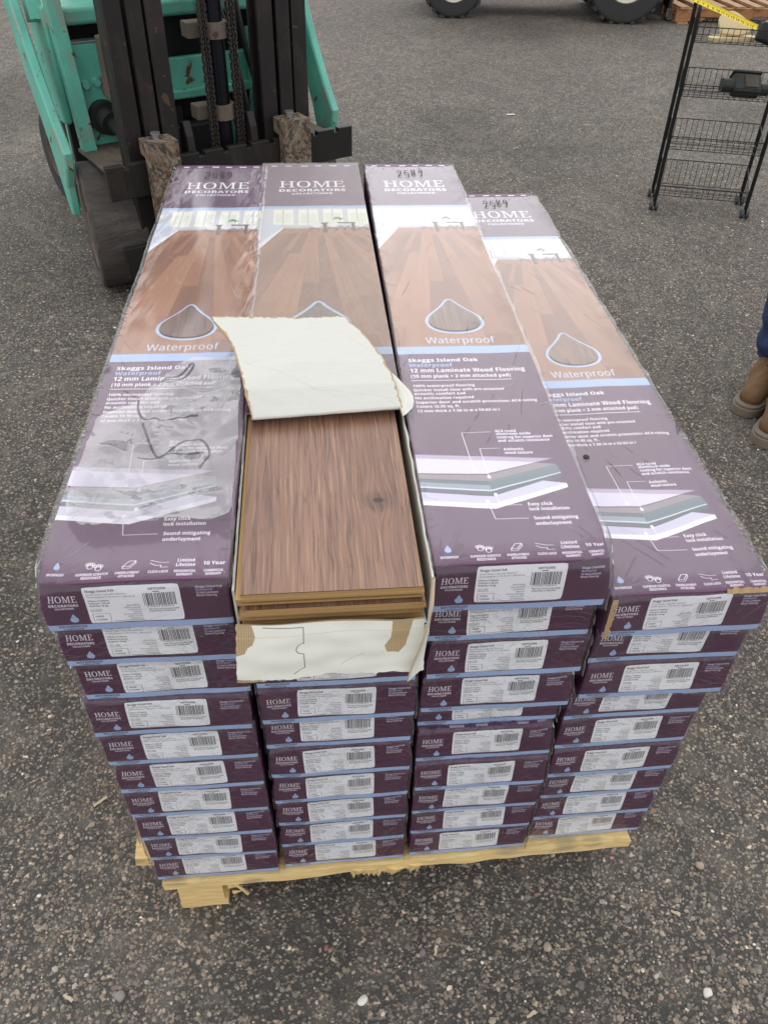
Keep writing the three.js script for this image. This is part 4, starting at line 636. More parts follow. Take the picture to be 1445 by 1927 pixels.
// a truck that looks along +z; origin on the ground under the front face of the fork carriage
function forklift(label, o) {
  const t = thing('forklift', label, 'forklift'), B = o.body, S = steelMat, P = (n, g, m, par = t) => part(n, planar(g, 1), m, par);
  const W = o.half, zA = o.axle, zR = o.axle - o.base;
  // mast: three nested channels a side
  const rails = [[0.397, 0.337, -0.10, -0.028, 'outer_mast_rail', o.mast], [0.326, 0.272, -0.088, -0.020, 'middle_mast_rail', o.mast - 0.03], [0.262, 0.2, -0.092, -0.026, 'inner_mast_rail', o.mast - 0.06]];
  for (const s of [-1, 1]) for (const [xo, xi, z0, z1, n, h] of rails) {
    const shift = s > 0 ? -0.058 : 0, a = Math.min(s * xo, s * xi) + shift, b = Math.max(s * xo, s * xi) + shift;
    P(n, merge([b2(a, b, 0.06, h, z1 - 0.018, z1, 0.004), b2(s > 0 ? b - 0.016 : a, s > 0 ? b : a + 0.016, 0.06, h, z0, z1 - 0.0185, 0.003), b2(a, b, 0.06, h, z0 - 0.016, z0 - 0.0005, 0.003)]), S);
  }
  P('mast_cross_member', b2(-0.33, 0.275, 0.1, 0.2, -0.16, -0.118, 0.004), S); P('mast_cross_member', b2(-0.33, 0.275, o.mast - 0.16, o.mast - 0.05, -0.16, -0.118, 0.004), S); P('mast_cross_member', b2(-0.36, 0.3, 1.24, 1.32, -0.16, -0.118, 0.004), S);
  // lift cylinder with clamps, chains
  const cx = -0.003, lc = P('lift_cylinder', merge([cyl(0.036, 0.036, [cx, 0.12, -0.085], [cx, 1.0, -0.085], 24), cyl(0.042, 0.042, [cx, 1.0, -0.085], [cx, 1.06, -0.085], 24), cyl(0.026, 0.026, [cx, 1.06, -0.085], [cx, o.mast - 0.1, -0.085], 20)]), greaseMat);
  for (const y of [0.87, 0.605]) P('clamp', merge([cyl(0.049, 0.049, [cx, y, -0.085], [cx, y + 0.05, -0.085], 24), b2(cx - 0.095, cx - 0.03, y, y + 0.05, -0.145, -0.085, 0.004)]), dustMat, lc);
  for (const x of [-0.056, 0.05]) {
    const l = []; for (let y = 0.48, k = 0; y < o.mast - 0.06; y += 0.0158, k++) { const w = k % 2 ? 0.013 : 0.0085; for (const q of [-w, 0, w]) l.push(box(0.0034, 0.0245, 0.0165, x + q, y, -0.045, 0)); l.push(cyl(0.0048, 0.0048, [x - 0.017, y + 0.0079, -0.045], [x + 0.017, y + 0.0079, -0.045], 6)); }
    P('lift_chain', merge(l), chainMat); P('chain_anchor', merge([b2(x - 0.022, x + 0.022, 0.44, 0.485, -0.075, -0.02, 0.004), cyl(0.008, 0.008, [x, 0.47, -0.045], [x, 0.505, -0.045], 8)]), S);
  }
  // carriage: notched upper bar, lower bar, uprights
  const bar1 = []; { const x0 = -0.5, x1 = 0.5, y0 = 0.418, y1 = 0.53; bar1.push([x0, y0], [x1, y0], [x1, y1]); for (let k = 9; k >= 0; k--) { const x = -0.43 + k * 0.0955; bar1.push([x + 0.012, y1], [x + 0.012, y1 - 0.014], [x - 0.012, y1 - 0.014], [x - 0.012, y1]); } bar1.push([x0, y1]); }
  P('carriage_upper_bar', extrude(bar1, 0.024, 0.002).translate(0, 0, -0.002), S); P('carriage_lower_bar', b2(-0.49, 0.49, 0.125, 0.24, -0.002, 0.024, 0.003), S);
  for (const x of [-0.155, 0.1]) P('carriage_upright', extrude([[-0.002, 0.2], [-0.06, 0.22], [-0.075, 0.5], [-0.055, 0.62], [-0.03, 0.625], [-0.012, 0.58], [-0.002, 0.5]], 0.024, 0.002).rotateY(-Math.PI / 2).translate(x, 0, 0), S);
  for (const x of [-0.302, 0.228]) { // forks
    const f = P('fork', extrude([[0.028, 0.03], [0.028, 0.595], [-0.015, 0.595], [-0.015, 0.545], [0.0275, 0.54], [0.0275, 0.0], [1.1, 0.0], [1.1, 0.012], [0.12, 0.042], [0.075, 0.06], [0.072, 0.6], [0.0285, 0.6]].slice(0, 0).concat([[0.03, 0.032], [0.05, 0.01], [1.08, 0.008], [1.1, 0.018], [0.16, 0.048], [0.088, 0.066], [0.072, 0.11], [0.072, 0.6], [-0.012, 0.6], [-0.012, 0.552], [0.03, 0.546]]), 0.108, 0.002).rotateY(-Math.PI / 2).translate(x + 0.054, 0, 0), rustMat);
    P('fork_pin', merge([cyl(0.011, 0.011, [x - 0.005, 0.6, 0.022], [x - 0.005, 0.617, 0.022], 14), cyl(0.017, 0.017, [x - 0.005, 0.617, 0.022], [x - 0.005, 0.623, 0.022], 18)]), pinMat, f);
  }
  // wheels and axle
  for (const s of [-1, 1]) {
    const fw = wheel('front_wheel', t, s * (W + 0.025 - o.fw / 2), o.R, zA + 0.02, o.R, o.fw, o.rimF, s, o.lugs ? tyreDark : rubberMat, o.rimMat, o.lugs);
    fw.rotation.y = o.toe;
    wheel('rear_wheel', t, s * (o.rh - o.rw / 2), o.Rr, zR, o.Rr, o.rw, o.Rr * 0.55, s, tyreDark, o.rimMat, o.lugs ? 18 : 0);
  }
  P('front_axle', merge([cyl(0.07, 0.07, [-W + o.fw, o.R, zA], [W - o.fw, o.R, zA], 20), b2(-0.14, 0.14, o.R - 0.13, o.R + 0.13, zA - 0.15, zA + 0.12, 0.02)]), dustMat); P('rear_axle', b2(-o.rh + o.rw, o.rh - o.rw, o.Rr - 0.05, o.Rr + 0.06, zR - 0.06, zR + 0.06, 0.01), darkMat);
  // cowl behind the mast: top rail, dark recess, cross panel
  const zc = zA - 0.12;
  P('cowl_top', merge([b2(-W + 0.02, W - 0.02, 0.885, 0.945, zc - 0.18, zc + 0.01, 0.018)]), B);
  P('cross_panel', merge([b2(-0.3, 0.36, 0.628, 0.748, zc - 0.03, zc, 0.006), b2(-0.3, 0.36, 0.605, 0.6395, zc - 0.001, zc + 0.022, 0.008)]), B);
  P('dash_recess', b2(-W + 0.06, W - 0.06, 0.3, 0.885, zc - 0.2, zc - 0.17, 0.004), darkMat);
  P('data_plate', b2(-W + 0.06, -W + 0.2, 0.8302, 0.838, zc - 0.03, zc + 0.016, 0.002), pinMat); P('strap', bar([W - 0.03, 0.62, zc + 0.04], [W + 0.01, 0.74, zc + 0.02], 0.008, 0.004), std({ color: lin(0.55, 0.27, 0.03), roughness: 0.6 }));
  for (const [x, y] of [[-0.16, 0.7], [0.14, 0.66], [0.2, 0.8]]) P('hydraulic_hose', tube([[x, 0.3, zc + 0.08], [x + 0.02, 0.5, zc + 0.1], [x - 0.02, y, zc + 0.07], [x * 0.6, y + 0.2, zc + 0.05], [x * 0.4, 1.3, zc + 0.06]], 0.011, 30), hoseMat);
  P('valve_block', merge([b2(-0.1, 0.1, 0.36, 0.52, zc - 0.06, zc + 0.06, 0.01), cyl(0.03, 0.03, [-0.06, 0.52, zc], [-0.06, 0.58, zc], 14), cyl(0.03, 0.03, [0.05, 0.52, zc], [0.05, 0.57, zc], 14)]), darkMat);
  P('floor_plate', b2(-0.3, 0.3, 0.46, 0.49, zR + 0.35, zc - 0.2, 0.004), darkMat);
  for (const s of [-1, 1]) {
    const x = (v) => s * v, bb = (x0, x1, ...q) => b2(Math.min(x(x0), x(x1)), Math.max(x(x0), x(x1)), ...q);
    // front post plate with round hole for the tilt cylinder
    const sh = new THREE.Shape([[0.27, 0.49], [0.455, 0.49], [0.455, 0.83], [0.27, 0.83]].map((p) => new THREE.Vector2(...p))), hole = new THREE.Path(); hole.absellipse(0.352, 0.585, 0.072, 0.08, 0, 6.2832); sh.holes.push(hole);
    let g = new THREE.ExtrudeGeometry(sh, { depth: 0.012, bevelEnabled: false, curveSegments: 24 }); if (s < 0) g = g.rotateY(Math.PI).translate(0, 0, 0.012); const fp = P('front_plate', g.translate(0, 0, zc + 0.004), B);
    for (const [bx, by] of [[0.355, 0.705], [0.397, 0.7]]) part('bolt', planar(cyl(0.016, 0.014, [x(bx), by, zc + 0.016], [x(bx), by, zc + 0.034], 8), 1), B, fp);
    P('tilt_cylinder', merge([cyl(0.058, 0.058, [x(0.352), 0.6, zc - 0.16], [x(0.352), 0.585, zc + 0.05], 24), cyl(0.044, 0.044, [x(0.352), 0.585, zc + 0.05], [x(0.345), 0.575, zc + 0.095], 20), cyl(0.024, 0.024, [x(0.345), 0.575, zc + 0.095], [x(0.34), 0.565, -0.1], 16)]), hoseMat);
    P('hydraulic_block', merge([cyl(0.03, 0.03, [x(0.315), 0.66, zc + 0.07], [x(0.315), 0.86, zc + 0.07], 18), b2(x(0.315) - 0.025, x(0.315) + 0.025, 0.66, 0.72, zc + 0.016, zc + 0.05, 0.004)]), dustMat);
    P('sloping_brace', bar([x(0.437), 0.47, zc + 0.045], [x(0.468), 1.25, zc + 0.01], 0.05, 0.05), B);
    // side skin, step and fender over the wheel
    P('side_panel', merge([bb(0.455, 0.49, 0.56, 0.95, zc - 0.2, zc - 0.02, 0.014)]), B);
    P('wheel_plate', b2(Math.min(x(0.24), x(0.47)), Math.max(x(0.24), x(0.47)), 0.472, 0.487, zc + 0.008, zA + 0.235, 0.004), dustMat);
    const q = [[-0.545, 0.97], [-0.47, 0.74], [-0.36, 0.53], [-0.272, 0.3], [-0.262, 0.3], [-0.255, 0.40], [-0.21, 0.48], [-0.2, 0.53], [-0.27, 0.62], [-0.36, 0.76], [-0.47, 0.97]].map(([z, y]) => [z + zA + 0.285, y]);
    P('fender', extrude(q, 0.022, 0.006).rotateY(-Math.PI / 2).translate(x(0.56) + 0.011, 0, 0), B);
    P('guard_post', bar([x(0.5), 0.9, zc - 0.06], [x(0.46), 2.08, zc - 0.42], 0.05, 0.06), B); P('guard_post', bar([x(o.ch - 0.03), 1.0, zR - 0.05], [x(0.44), 2.08, zR + 0.15], 0.05, 0.06), B);
    P('chassis_side', bb(0.22, 0.34, 0.16, 0.47, zR + 0.28, zA - o.R - 0.04, 0.01), B);
    P('grab_hose', tube([[x(0.3), 0.5, zc + 0.03], [x(0.28), 0.62, zc + 0.06], [x(0.24), 0.8, zc + 0.05], [x(0.2), 1.1, zc + 0.03]], 0.012, 20), hoseMat);
  }
  P('roof_guard', merge([b2(-0.5, 0.5, 2.08, 2.13, zc - 0.46, zc - 0.4, 0.01), b2(-0.48, 0.48, 2.08, 2.13, zR + 0.12, zR + 0.18, 0.01), ...[-0.47, -0.31, -0.16, 0, 0.16, 0.31, 0.47].map((x) => b2(x - 0.015, x + 0.015, 2.085, 2.125, zR + 0.185, zc - 0.465, 0.004))]), B);
  const cw = new THREE.Shape(), C = o.ch; cw.moveTo(-C, zR + 0.25); cw.lineTo(-C, zR - 0.12); cw.quadraticCurveTo(-C + 0.04, zR - 0.3, -C * 0.4, zR - 0.34); cw.lineTo(C * 0.4, zR - 0.34); cw.quadraticCurveTo(C - 0.04, zR - 0.3, C, zR - 0.12); cw.lineTo(C, zR + 0.25);
  P('counterweight', new THREE.ExtrudeGeometry(cw, { depth: 0.48, bevelEnabled: true, bevelSize: 0.02, bevelThickness: 0.02, bevelSegments: 2 }).rotateX(Math.PI / 2).translate(0, 1.0, 0), o.weight);
  P('engine_hood', b2(-0.28, 0.28, 0.5, 0.98, zR + 0.26, zR + 0.62, 0.03), B); P('seat', merge([b2(-0.24, 0.24, 0.985, 1.1, zR + 0.3, zR + 0.62, 0.03), b2(-0.23, 0.23, 1.08, 1.5, zR + 0.3, zR + 0.4, 0.03)]), darkMat);
  P('steering_column', cyl(0.03, 0.03, [0, 0.9, zc - 0.1], [0, 1.2, zc - 0.26], 12), darkMat); P('steering_wheel', new THREE.TorusGeometry(0.17, 0.014, 8, 32).rotateX(Math.PI / 2 - 0.55).translate(0, 1.21, zc - 0.27), darkMat);
  return t;
}
const fk = forklift('worn mint-green forklift with black mast and rusty forks behind the cartons', { body: tealMat, weight: tealMat, half: 0.5, R: 0.232, fw: 0.205, rimF: 0.17, Rr: 0.2, rw: 0.16, axle: -0.285, base: 1.02, rh: 0.35, ch: 0.27, mast: 2.0, rimMat: dustMat, lugs: 0, toe: -0.2 });
fk.position.set(-0.3202, 0, -2.5843); fk.rotation.y = 0.50922;
const fk2 = forklift('orange forklift with lugged tyres and cream rims, parked beside the brown pallet', { body: orangeMat, weight: orangeMat, half: 0.56, R: 0.35, fw: 0.24, rimF: 0.19, Rr: 0.27, rw: 0.18, axle: -0.45, base: 1.56, rh: 0.5, ch: 0.52, mast: 2.1, rimMat: rimWhite, lugs: 22, toe: 0 });
fk2.position.set(3.42, 0, -8.42); fk2.rotation.y = Math.PI / 2 - 0.1;

// ---------------------------------------------------------------- brown pallet in the background
{
  const t = thing('wooden_pallet', 'weathered brown wooden pallet lying on the asphalt beyond the wire cart', 'pallet'); t.position.set(3.47, 0, -7.93); t.rotation.y = 0.02;
  for (let i = 0; i < 3; i++) { const z = -0.02 - i * 0.47, g = extrude([[0, 0.018], [0.26, 0.018], [0.30, 0.055], [0.50, 0.055], [0.54, 0.018], [0.72, 0.018], [0.76, 0.055], [0.96, 0.055], [1.0, 0.018], [1.22, 0.018], [1.22, 0.12], [0, 0.12]], 0.038, 0.002).translate(0, 0, z - 0.038); part('stringer', planar(g, 1), std({ map: oldPineMap, color: lin(0.9, 0.66, 0.5), roughness: 0.85 }), t); }
  for (let i = 0; i < 7; i++) part('deck_board', planar(wobble(new THREE.BoxGeometry(1.04, 0.018, 0.092, 24, 1, 3), 0.002, 12, i), 1).rotateY(Math.PI / 2).translate(0.055 + i * 0.183, 0.1325, -0.5), pineDark, t);
  for (const x of [0.06, 0.61, 1.16]) part('bottom_board', planar(new THREE.BoxGeometry(1.04, 0.016, 0.1), 1).rotateY(Math.PI / 2).translate(x, 0.0085, -0.5), pineDark, t);
}
// ---------------------------------------------------------------- wire cart and what lies in it
const wireMat = std({ color: lin(0.012, 0.012, 0.013), roughness: 0.38, metalness: 0.3 }), casterMat = std({ color: lin(0.05, 0.055, 0.06), roughness: 0.6 });
{
  const t = thing('wire_cart', 'black wire utility cart with tiered baskets and small casters on the asphalt', 'cart');
  t.position.set(1.8865, 0, -3.313); t.rotation.y = -0.29; const hx = 0.216, hz = 0.094, top = 0.908;
  for (const s of [-1, 1]) {
    part('side_frame', merge([tube([[s * hx, 0.045, hz], [s * hx, 0.4, hz], [s * hx, top - 0.06, hz], [s * hx, top - 0.015, hz - 0.03], [s * hx, top, 0], [s * hx, top - 0.015, -hz + 0.03], [s * hx, top - 0.06, -hz], [s * hx, 0.4, -hz], [s * hx, 0.045, -hz]], 0.0092, 120, 10)]), wireMat, t);
    for (const z of [-hz, hz]) { const c = part('caster', merge([cyl(0.02, 0.02, [s * hx - 0.012 - 0.008, 0.021, z], [s * hx + 0.004 - 0.008, 0.021, z], 20), cyl(0.02, 0.02, [s * hx + 0.008 - 0.002, 0.021, z], [s * hx + 0.022 - 0.002, 0.021, z], 20)]), casterMat, t); part('caster_stem', merge([cyl(0.007, 0.007, [s * hx, 0.02, z], [s * hx, 0.05, z], 10)]), wireMat, c); }
  }
  for (const [y0, yf, yb] of [[0.738, 0.797, 0.805], [0.52, 0.569, 0.603], [0.29, 0.346, 0.382], [0.073, 0.119, 0.191]]) {
    const l = [], w = 0.0013, X = hx - 0.01, Z = hz - 0.004, ln = (a, b, r = w) => l.push(cyl(r, r, a, b, 5));
    for (const [z, y] of [[Z, yf], [-Z, yb]]) { ln([-X - 0.008, y, z], [X + 0.008, y, z], 0.0022); ln([-X, y0, z], [X, y0, z], 0.0018); if (z > 0) ln([-X, (y0 + y) / 2, z], [X, (y0 + y) / 2, z]); for (let i = 0; i <= 16; i++) { const x = -X + 2 * X * i / 16 + 0.0016 * perlin.noise(i * 1.7, y * 9, z * 30); ln([x, y0, z], [x + 0.002 * perlin.noise(i * 2.3, y * 5, z), y, z]); } }
    for (const x of [-X, X]) { ln([x, yf, Z], [x, yb, -Z], 0.0022); ln([x, y0, Z], [x, y0, -Z], 0.0018); for (let i = 1; i < 7; i++) { const z = Z - 2 * Z * i / 7; ln([x, y0, z], [x, yf + (yb - yf) * i / 7, z]); } }
    for (let i = 0; i <= 16; i++) { const x = -X + 2 * X * i / 16; ln([x, y0, Z], [x, y0, -Z], 0.001); } for (let i = 1; i < 4; i++) ln([-X, y0 - 0.0014, Z - 2 * Z * i / 4], [X, y0 - 0.0014, Z - 2 * Z * i / 4]);
    part('basket', merge(l), wireMat, t);
  }
}
{
  const cream = std({ color: lin(0.66, 0.52, 0.29), roughness: 0.55 }), mk = (pts, holes, th) => { const s = new THREE.Shape(); s.setFromPoints(new THREE.SplineCurve(pts.map((p) => new THREE.Vector2(...p))).getPoints(50)); for (const [x, y, r] of holes) { const h = new THREE.Path(); h.absarc(x, y, r, 0, 6.2832); s.holes.push(h); } return new THREE.ExtrudeGeometry(s, { depth: th, bevelEnabled: true, bevelSize: 0.003, bevelThickness: 0.003, bevelSegments: 2 }); };
  const a = solo('cream_plate', mk([[-0.1, -0.03], [-0.11, 0.0], [-0.09, 0.03], [0, 0.035], [0.09, 0.025], [0.105, 0.0], [0.09, -0.028], [0, -0.035], [-0.1, -0.03]], [], 0.01), cream, 'flat oblong cream plastic plate lying in the top basket of the wire cart', 'plate'); a.rotation.set(-Math.PI / 2, 0, 0.05); a.position.set(1.845, 0.7425, -3.315);
  const b = solo('cream_plate', mk([[-0.055, -0.04], [-0.06, 0.02], [-0.035, 0.05], [0.01, 0.055], [0.06, 0.02], [0.08, -0.02], [0.03, -0.045], [-0.055, -0.04]], [[-0.036, 0.025, 0.006], [-0.004, 0.026, 0.006]], 0.008), cream, 'cream plastic bracket with two holes, propped up in the top wire basket', 'bracket'); b.rotation.set(-0.75, 0, -0.03); b.position.set(1.84, 0.793, -3.335);
  const d = thing('handheld_device', 'dark green rugged plastic device with grey window in the upper middle wire basket', 'device'); d.position.set(1.97, 0.555, -3.318); d.scale.setScalar(1.12); d.rotation.set(-0.85, -0.05, -0.12);
  const dk = std({ color: lin(0.022, 0.027, 0.022), roughness: 0.6 }); part('body', new RoundedBoxGeometry(0.115, 0.085, 0.05, 3, 0.012), dk, d); part('window', new RoundedBoxGeometry(0.056, 0.052, 0.006, 2, 0.002).translate(0.014, 0.002, 0.0262), std({ map: dustMap, color: lin(0.5, 0.5, 0.42), roughness: 0.2 }), d); part('end_cap', cyl(0.026, 0.026, [-0.1, -0.004, 0], [-0.0565, -0.004, 0], 20), dk, d); part('end_cap', cyl(0.022, 0.022, [0.0565, -0.012, 0], [0.092, -0.012, 0], 20), dk, d); part('lid_lip', new RoundedBoxGeometry(0.12, 0.01, 0.056, 2, 0.003).translate(0, 0.046, 0), dk, d);
  // tape measure: steel tape pulled out over the cart
  const tm = thing('tape_measure', 'yellow tape measure pulled out of its black case across the wire cart', 'tape measure'); tm.position.set(1.935, 0.79, -3.25);
  const L = 0.45, tape = canvas(2048, 128, (c, w, h) => { c.fillStyle = '#f0d61c'; c.fillRect(0, 0, w, h); c.fillStyle = '#1a1a16'; const px = w / L * 0.0254; for (let i = 0; i < 18; i++) { const x = i * px; c.fillRect(x, 0, 3, h * 0.8); for (let k = 1; k < 8; k++) c.fillRect(x + k * px / 8, 0, 2, h * (k % 4 ? 0.18 : 0.34)); c.fillStyle = i === 16 ? '#c22a14' : '#1a1a16'; c.font = 'bold 84px sans-serif'; c.textAlign = 'center'; if (i) c.fillText(String(i), x - 44, h * 0.9); c.fillStyle = '#1a1a16'; } });
  const g = new THREE.PlaneGeometry(L, 0.025, 60, 6), p = g.attributes.position; for (let i = 0; i < p.count; i++) { const x = p.getX(i), y = p.getY(i); p.setXYZ(i, x, y, 18 * y * y - 0.02 * 0); } g.computeVertexNormals();
  const blade = part('blade', g, std({ map: tape, roughness: 0.4 }), tm); blade.rotation.order = 'ZXY'; blade.rotation.set(-0.62, 0, -0.325); blade.position.set(-0.235, 0.082, 0.0);
  part('case', new RoundedBoxGeometry(0.08, 0.075, 0.042, 3, 0.012).rotateZ(-0.3).rotateX(-0.3).translate(0.03, -0.012, 0), darkMat, tm); part('case_stripe', new RoundedBoxGeometry(0.055, 0.012, 0.045, 2, 0.004).rotateZ(-0.3).rotateX(-0.3).translate(0.045, 0.022, -0.012), std({ color: lin(0.75, 0.28, 0.28), roughness: 0.5 }), tm);
  const hook = part('hook', box(0.002, 0.016, 0.018, -0.448, 0.154, 0, 0), pinMat, tm);
}

// ---------------------------------------------------------------- person beside the stack: tan boots, jeans
{
  const t = thing('person', 'person in blue jeans, grey shirt and tan work boots standing beside the cartons', 'person');
  t.position.set(1.456, 0, -1.528); t.rotation.y = -0.78;
  const V = (x, y, z) => new THREE.Vector3(x, y, z);
  const J = { hipL: V(0.085, 0.93, -0.01), hipR: V(-0.085, 0.93, -0.01), kneeL: V(0.08, 0.51, 0.04), kneeR: V(-0.078, 0.51, -0.03), ankL: V(0.052, 0.1, 0.034), ankR: V(-0.052, 0.1, -0.094), pel: V(0, 0.98, -0.01), waist: V(0, 1.12, 0), chest: V(0, 1.32, -0.01), neck: V(0, 1.49, -0.01), head: V(0, 1.63, 0.025), shL: V(0.185, 1.42, -0.01), shR: V(-0.185, 1.42, -0.01), elL: V(0.245, 1.13, -0.07), elR: V(-0.245, 1.13, -0.08), wrL: V(0.225, 0.9, -0.06), wrR: V(-0.22, 0.9, -0.12) };
  const cap = (p, a, b, ra, rb) => { const ax = b.x - a.x, ay = b.y - a.y, az = b.z - a.z, h = Math.max(0, Math.min(1, ((p.x - a.x) * ax + (p.y - a.y) * ay + (p.z - a.z) * az) / (ax * ax + ay * ay + az * az))); return Math.hypot(p.x - a.x - ax * h, p.y - a.y - ay * h, p.z - a.z - az * h) - (ra + (rb - ra) * h); };
  const sm = (a, b, k) => { const h = Math.max(k - Math.abs(a - b), 0) / k; return Math.min(a, b) - h * h * k * 0.25; };
  const legs = (p, o) => { let d = 9; for (const s of ['L', 'R']) { d = sm(d, cap(p, J['hip' + s], J['knee' + s], 0.088 + o, 0.06 + o), 0.03); d = sm(d, cap(p, J['knee' + s], J['ank' + s], 0.058 + o, 0.042 + o * 1.3), 0.03); } d = sm(d, cap({ x: p.x * 0.62, y: p.y, z: p.z }, J.pel, V(0, 1.03, 0), 0.098 + o, 0.1 + o), 0.06); return d; };
  const torso = (p, o) => { let d = cap({ x: p.x * 0.66, y: p.y, z: p.z }, J.pel, J.waist, 0.1 + o, 0.102 + o); d = sm(d, cap({ x: p.x * 0.62, y: p.y, z: p.z }, J.waist, J.chest, 0.102 + o, 0.115 + o), 0.06); d = sm(d, cap(p, V(-0.13, 1.42, -0.01), V(0.13, 1.42, -0.01), 0.068 + o, 0.068 + o), 0.06); return d; };
  const arms = (p, o, fore) => { let d = 9; for (const s of ['L', 'R']) { d = Math.min(d, cap(p, J['sh' + s], J['el' + s], 0.055 + o, 0.042 + o)); if (fore) d = sm(d, cap(p, J['el' + s], J['wr' + s], 0.04 + o, 0.028 + o), 0.02); } return d; };
  const hands = (p) => { let d = 9; for (const s of [1, -1]) { const w = s > 0 ? J.wrL : J.wrR; const q = (x, y, z) => V(w.x + s * x, w.y + y, w.z + z); d = sm(d, cap(p, q(0, 0, 0), q(0, -0.06, 0.045), 0.028, 0.034), 0.02); for (let f = 0; f < 4; f++) { const l = [0.062, 0.072, 0.068, 0.052][f], x0 = -0.001, zf = 0.075 - f * 0.02; d = sm(d, cap(p, q(x0, -0.075 - 0.004 * f, zf), q(x0 - 0.005, -0.075 - l * 0.6, zf + 0.012), 0.0095, 0.009), 0.006); d = sm(d, cap(p, q(x0 - 0.005, -0.075 - l * 0.6, zf + 0.012), q(x0 - 0.018, -0.075 - l, zf + 0.006), 0.009, 0.0078), 0.006); } d = sm(d, cap(p, q(-0.005, -0.03, 0.055), q(-0.018, -0.065, 0.1), 0.012, 0.009), 0.01); } return d; };
  const headF = (p) => { let d = cap({ x: p.x * 1.1, y: p.y, z: p.z }, V(0, 1.655, -0.005), V(0, 1.61, 0.02), 0.098, 0.078); d = sm(d, cap(p, V(0, 1.57, 0.04), V(0, 1.555, 0.055), 0.045, 0.035), 0.05); d = sm(d, cap(p, V(0, 1.645, 0.1), V(0, 1.607, 0.122), 0.01, 0.016), 0.02); for (const s of [-1, 1]) d = sm(d, cap(p, V(s * 0.086, 1.645, 0.005), V(s * 0.088, 1.605, 0.01), 0.016, 0.012), 0.01); return sm(d, cap(p, J.neck, V(0, 1.58, 0.01), 0.06, 0.055), 0.04); };
  function mesh(name, f, mat, res, c, half, parent = t) {
    const mc = new MarchingCubes(res, mat, false, false, 160000), h2 = res / 2; mc.isolation = 0; const p = { x: 0, y: 0, z: 0 };
    for (let k = 0; k < res; k++) for (let j = 0; j < res; j++) for (let i = 0; i < res; i++) { p.x = c[0] + (i - h2) / h2 * half; p.y = c[1] + (j - h2) / h2 * half; p.z = c[2] + (k - h2) / h2 * half; mc.field[i + j * res + k * res * res] = -f(p); }
    mc.update(); const n = mc.count, pos = mc.positionArray.slice(0, n * 3); for (let i = 0; i < n; i++) { pos[3 * i] = pos[3 * i] * half + c[0]; pos[3 * i + 1] = pos[3 * i + 1] * half + c[1]; pos[3 * i + 2] = pos[3 * i + 2] * half + c[2]; }
    let g = new THREE.BufferGeometry(); g.setAttribute('position', new THREE.Float32BufferAttribute(pos, 3)); g = mergeVertices(g, 1e-5); g.computeVertexNormals();
    const v = g.attributes.position, q = g.index.array, a = V(0, 0, 0), N = g.attributes.normal; let s = 0; for (let i = 0; i < Math.min(v.count, 4000); i += 7) { a.fromBufferAttribute(v, i); const e = 0.002; const x = { x: a.x + N.getX(i) * e, y: a.y + N.getY(i) * e, z: a.z + N.getZ(i) * e }; s += f(x) > f(a) ? 1 : -1; }
    if (s < 0) { for (let i = 0; i < q.length; i += 3) [q[i], q[i + 1]] = [q[i + 1], q[i]]; g.computeVertexNormals(); }
    const uv = new Float32Array(v.count * 2); for (let i = 0; i < v.count; i++) { uv[2 * i] = (v.getX(i) + v.getZ(i)) * 3; uv[2 * i + 1] = v.getY(i) * 3; } g.setAttribute('uv', new THREE.BufferAttribute(uv, 2));
    return part(name, g, mat, parent);
  }
  const skin = std({ color: lin(0.42, 0.24, 0.16), roughness: 0.55 }), weave = dataTex(256, 256, (u, v) => { const q = 0.5 + 0.5 * Math.sin((u + v) * 6.283 * 64), n = tileNoise(u, v, 8, 3, 4); return mix3([30, 42, 74], [64, 84, 124], 0.35 + 0.25 * q + 0.8 * n); });
  const denim = std({ map: weave, roughness: 0.9 }), shirt = std({ color: lin(0.2, 0.2, 0.21), roughness: 0.9 });
  mesh('body', (p) => Math.min(sm(headF(p), torso(p, -0.012), 0.04), sm(sm(arms(p, -0.004, true), hands(p), 0.01), torso(p, -0.012), 0.02), Math.max(legs(p, -0.012), 0.14 - p.y)), skin, 112, [0, 0.92, 0.02], 0.95);
  const fold = (p) => 0.004 * perlin.noise(p.x * 18, p.y * 26, p.z * 18);
  mesh('jeans', (p) => Math.max(legs(p, 0.02) + fold(p) + 0.006 * Math.sin(p.y * 60) * ss(0.4, 0.15, p.y), p.y - 1.06, 0.125 - p.y), denim, 110, [0, 0.62, 0.0], 0.5);
  mesh('shirt', (p) => Math.max(sm(torso(p, 0.012), arms(p, 0.012, false), 0.04) + fold(p), 0.95 - p.y, p.y - 1.5), shirt, 100, [0, 1.22, 0], 0.34);
  mesh('hair', (p) => Math.max(cap({ x: p.x * 1.08, y: p.y, z: p.z }, V(0, 1.665, -0.012), V(0, 1.63, -0.01), 0.108, 0.1), Math.min(p.z - 0.05, 9) - (p.y - 1.66) * 0.9, 1.57 - p.y), std({ color: lin(0.03, 0.02, 0.014), roughness: 0.7 }), 48, [0, 1.65, 0], 0.16);
  for (const s of [-1, 1]) part('eye', new THREE.SphereGeometry(0.0125, 12, 8).translate(s * 0.032, 1.642, 0.0885), std({ color: lin(0.6, 0.58, 0.55), roughness: 0.3 }), t);
  // boots: rounded leather upper on a thick sole
  const leatherMap = dataTex(256, 256, (u, v) => { const n = tileNoise(u, v, 5, 9, 4), f = tileNoise(u, v, 50, 4, 3); return mix3([136, 102, 64], [86, 66, 45], 0.45 + 0.9 * n + 0.5 * f); }), leather = std({ map: leatherMap, roughness: 0.8 }), soleM = std({ color: lin(0.21, 0.175, 0.135), roughness: 0.85 }), collarM = std({ color: lin(0.02, 0.022, 0.025), roughness: 0.8 }), laceM = std({ color: lin(0.05, 0.04, 0.03), roughness: 0.9 });
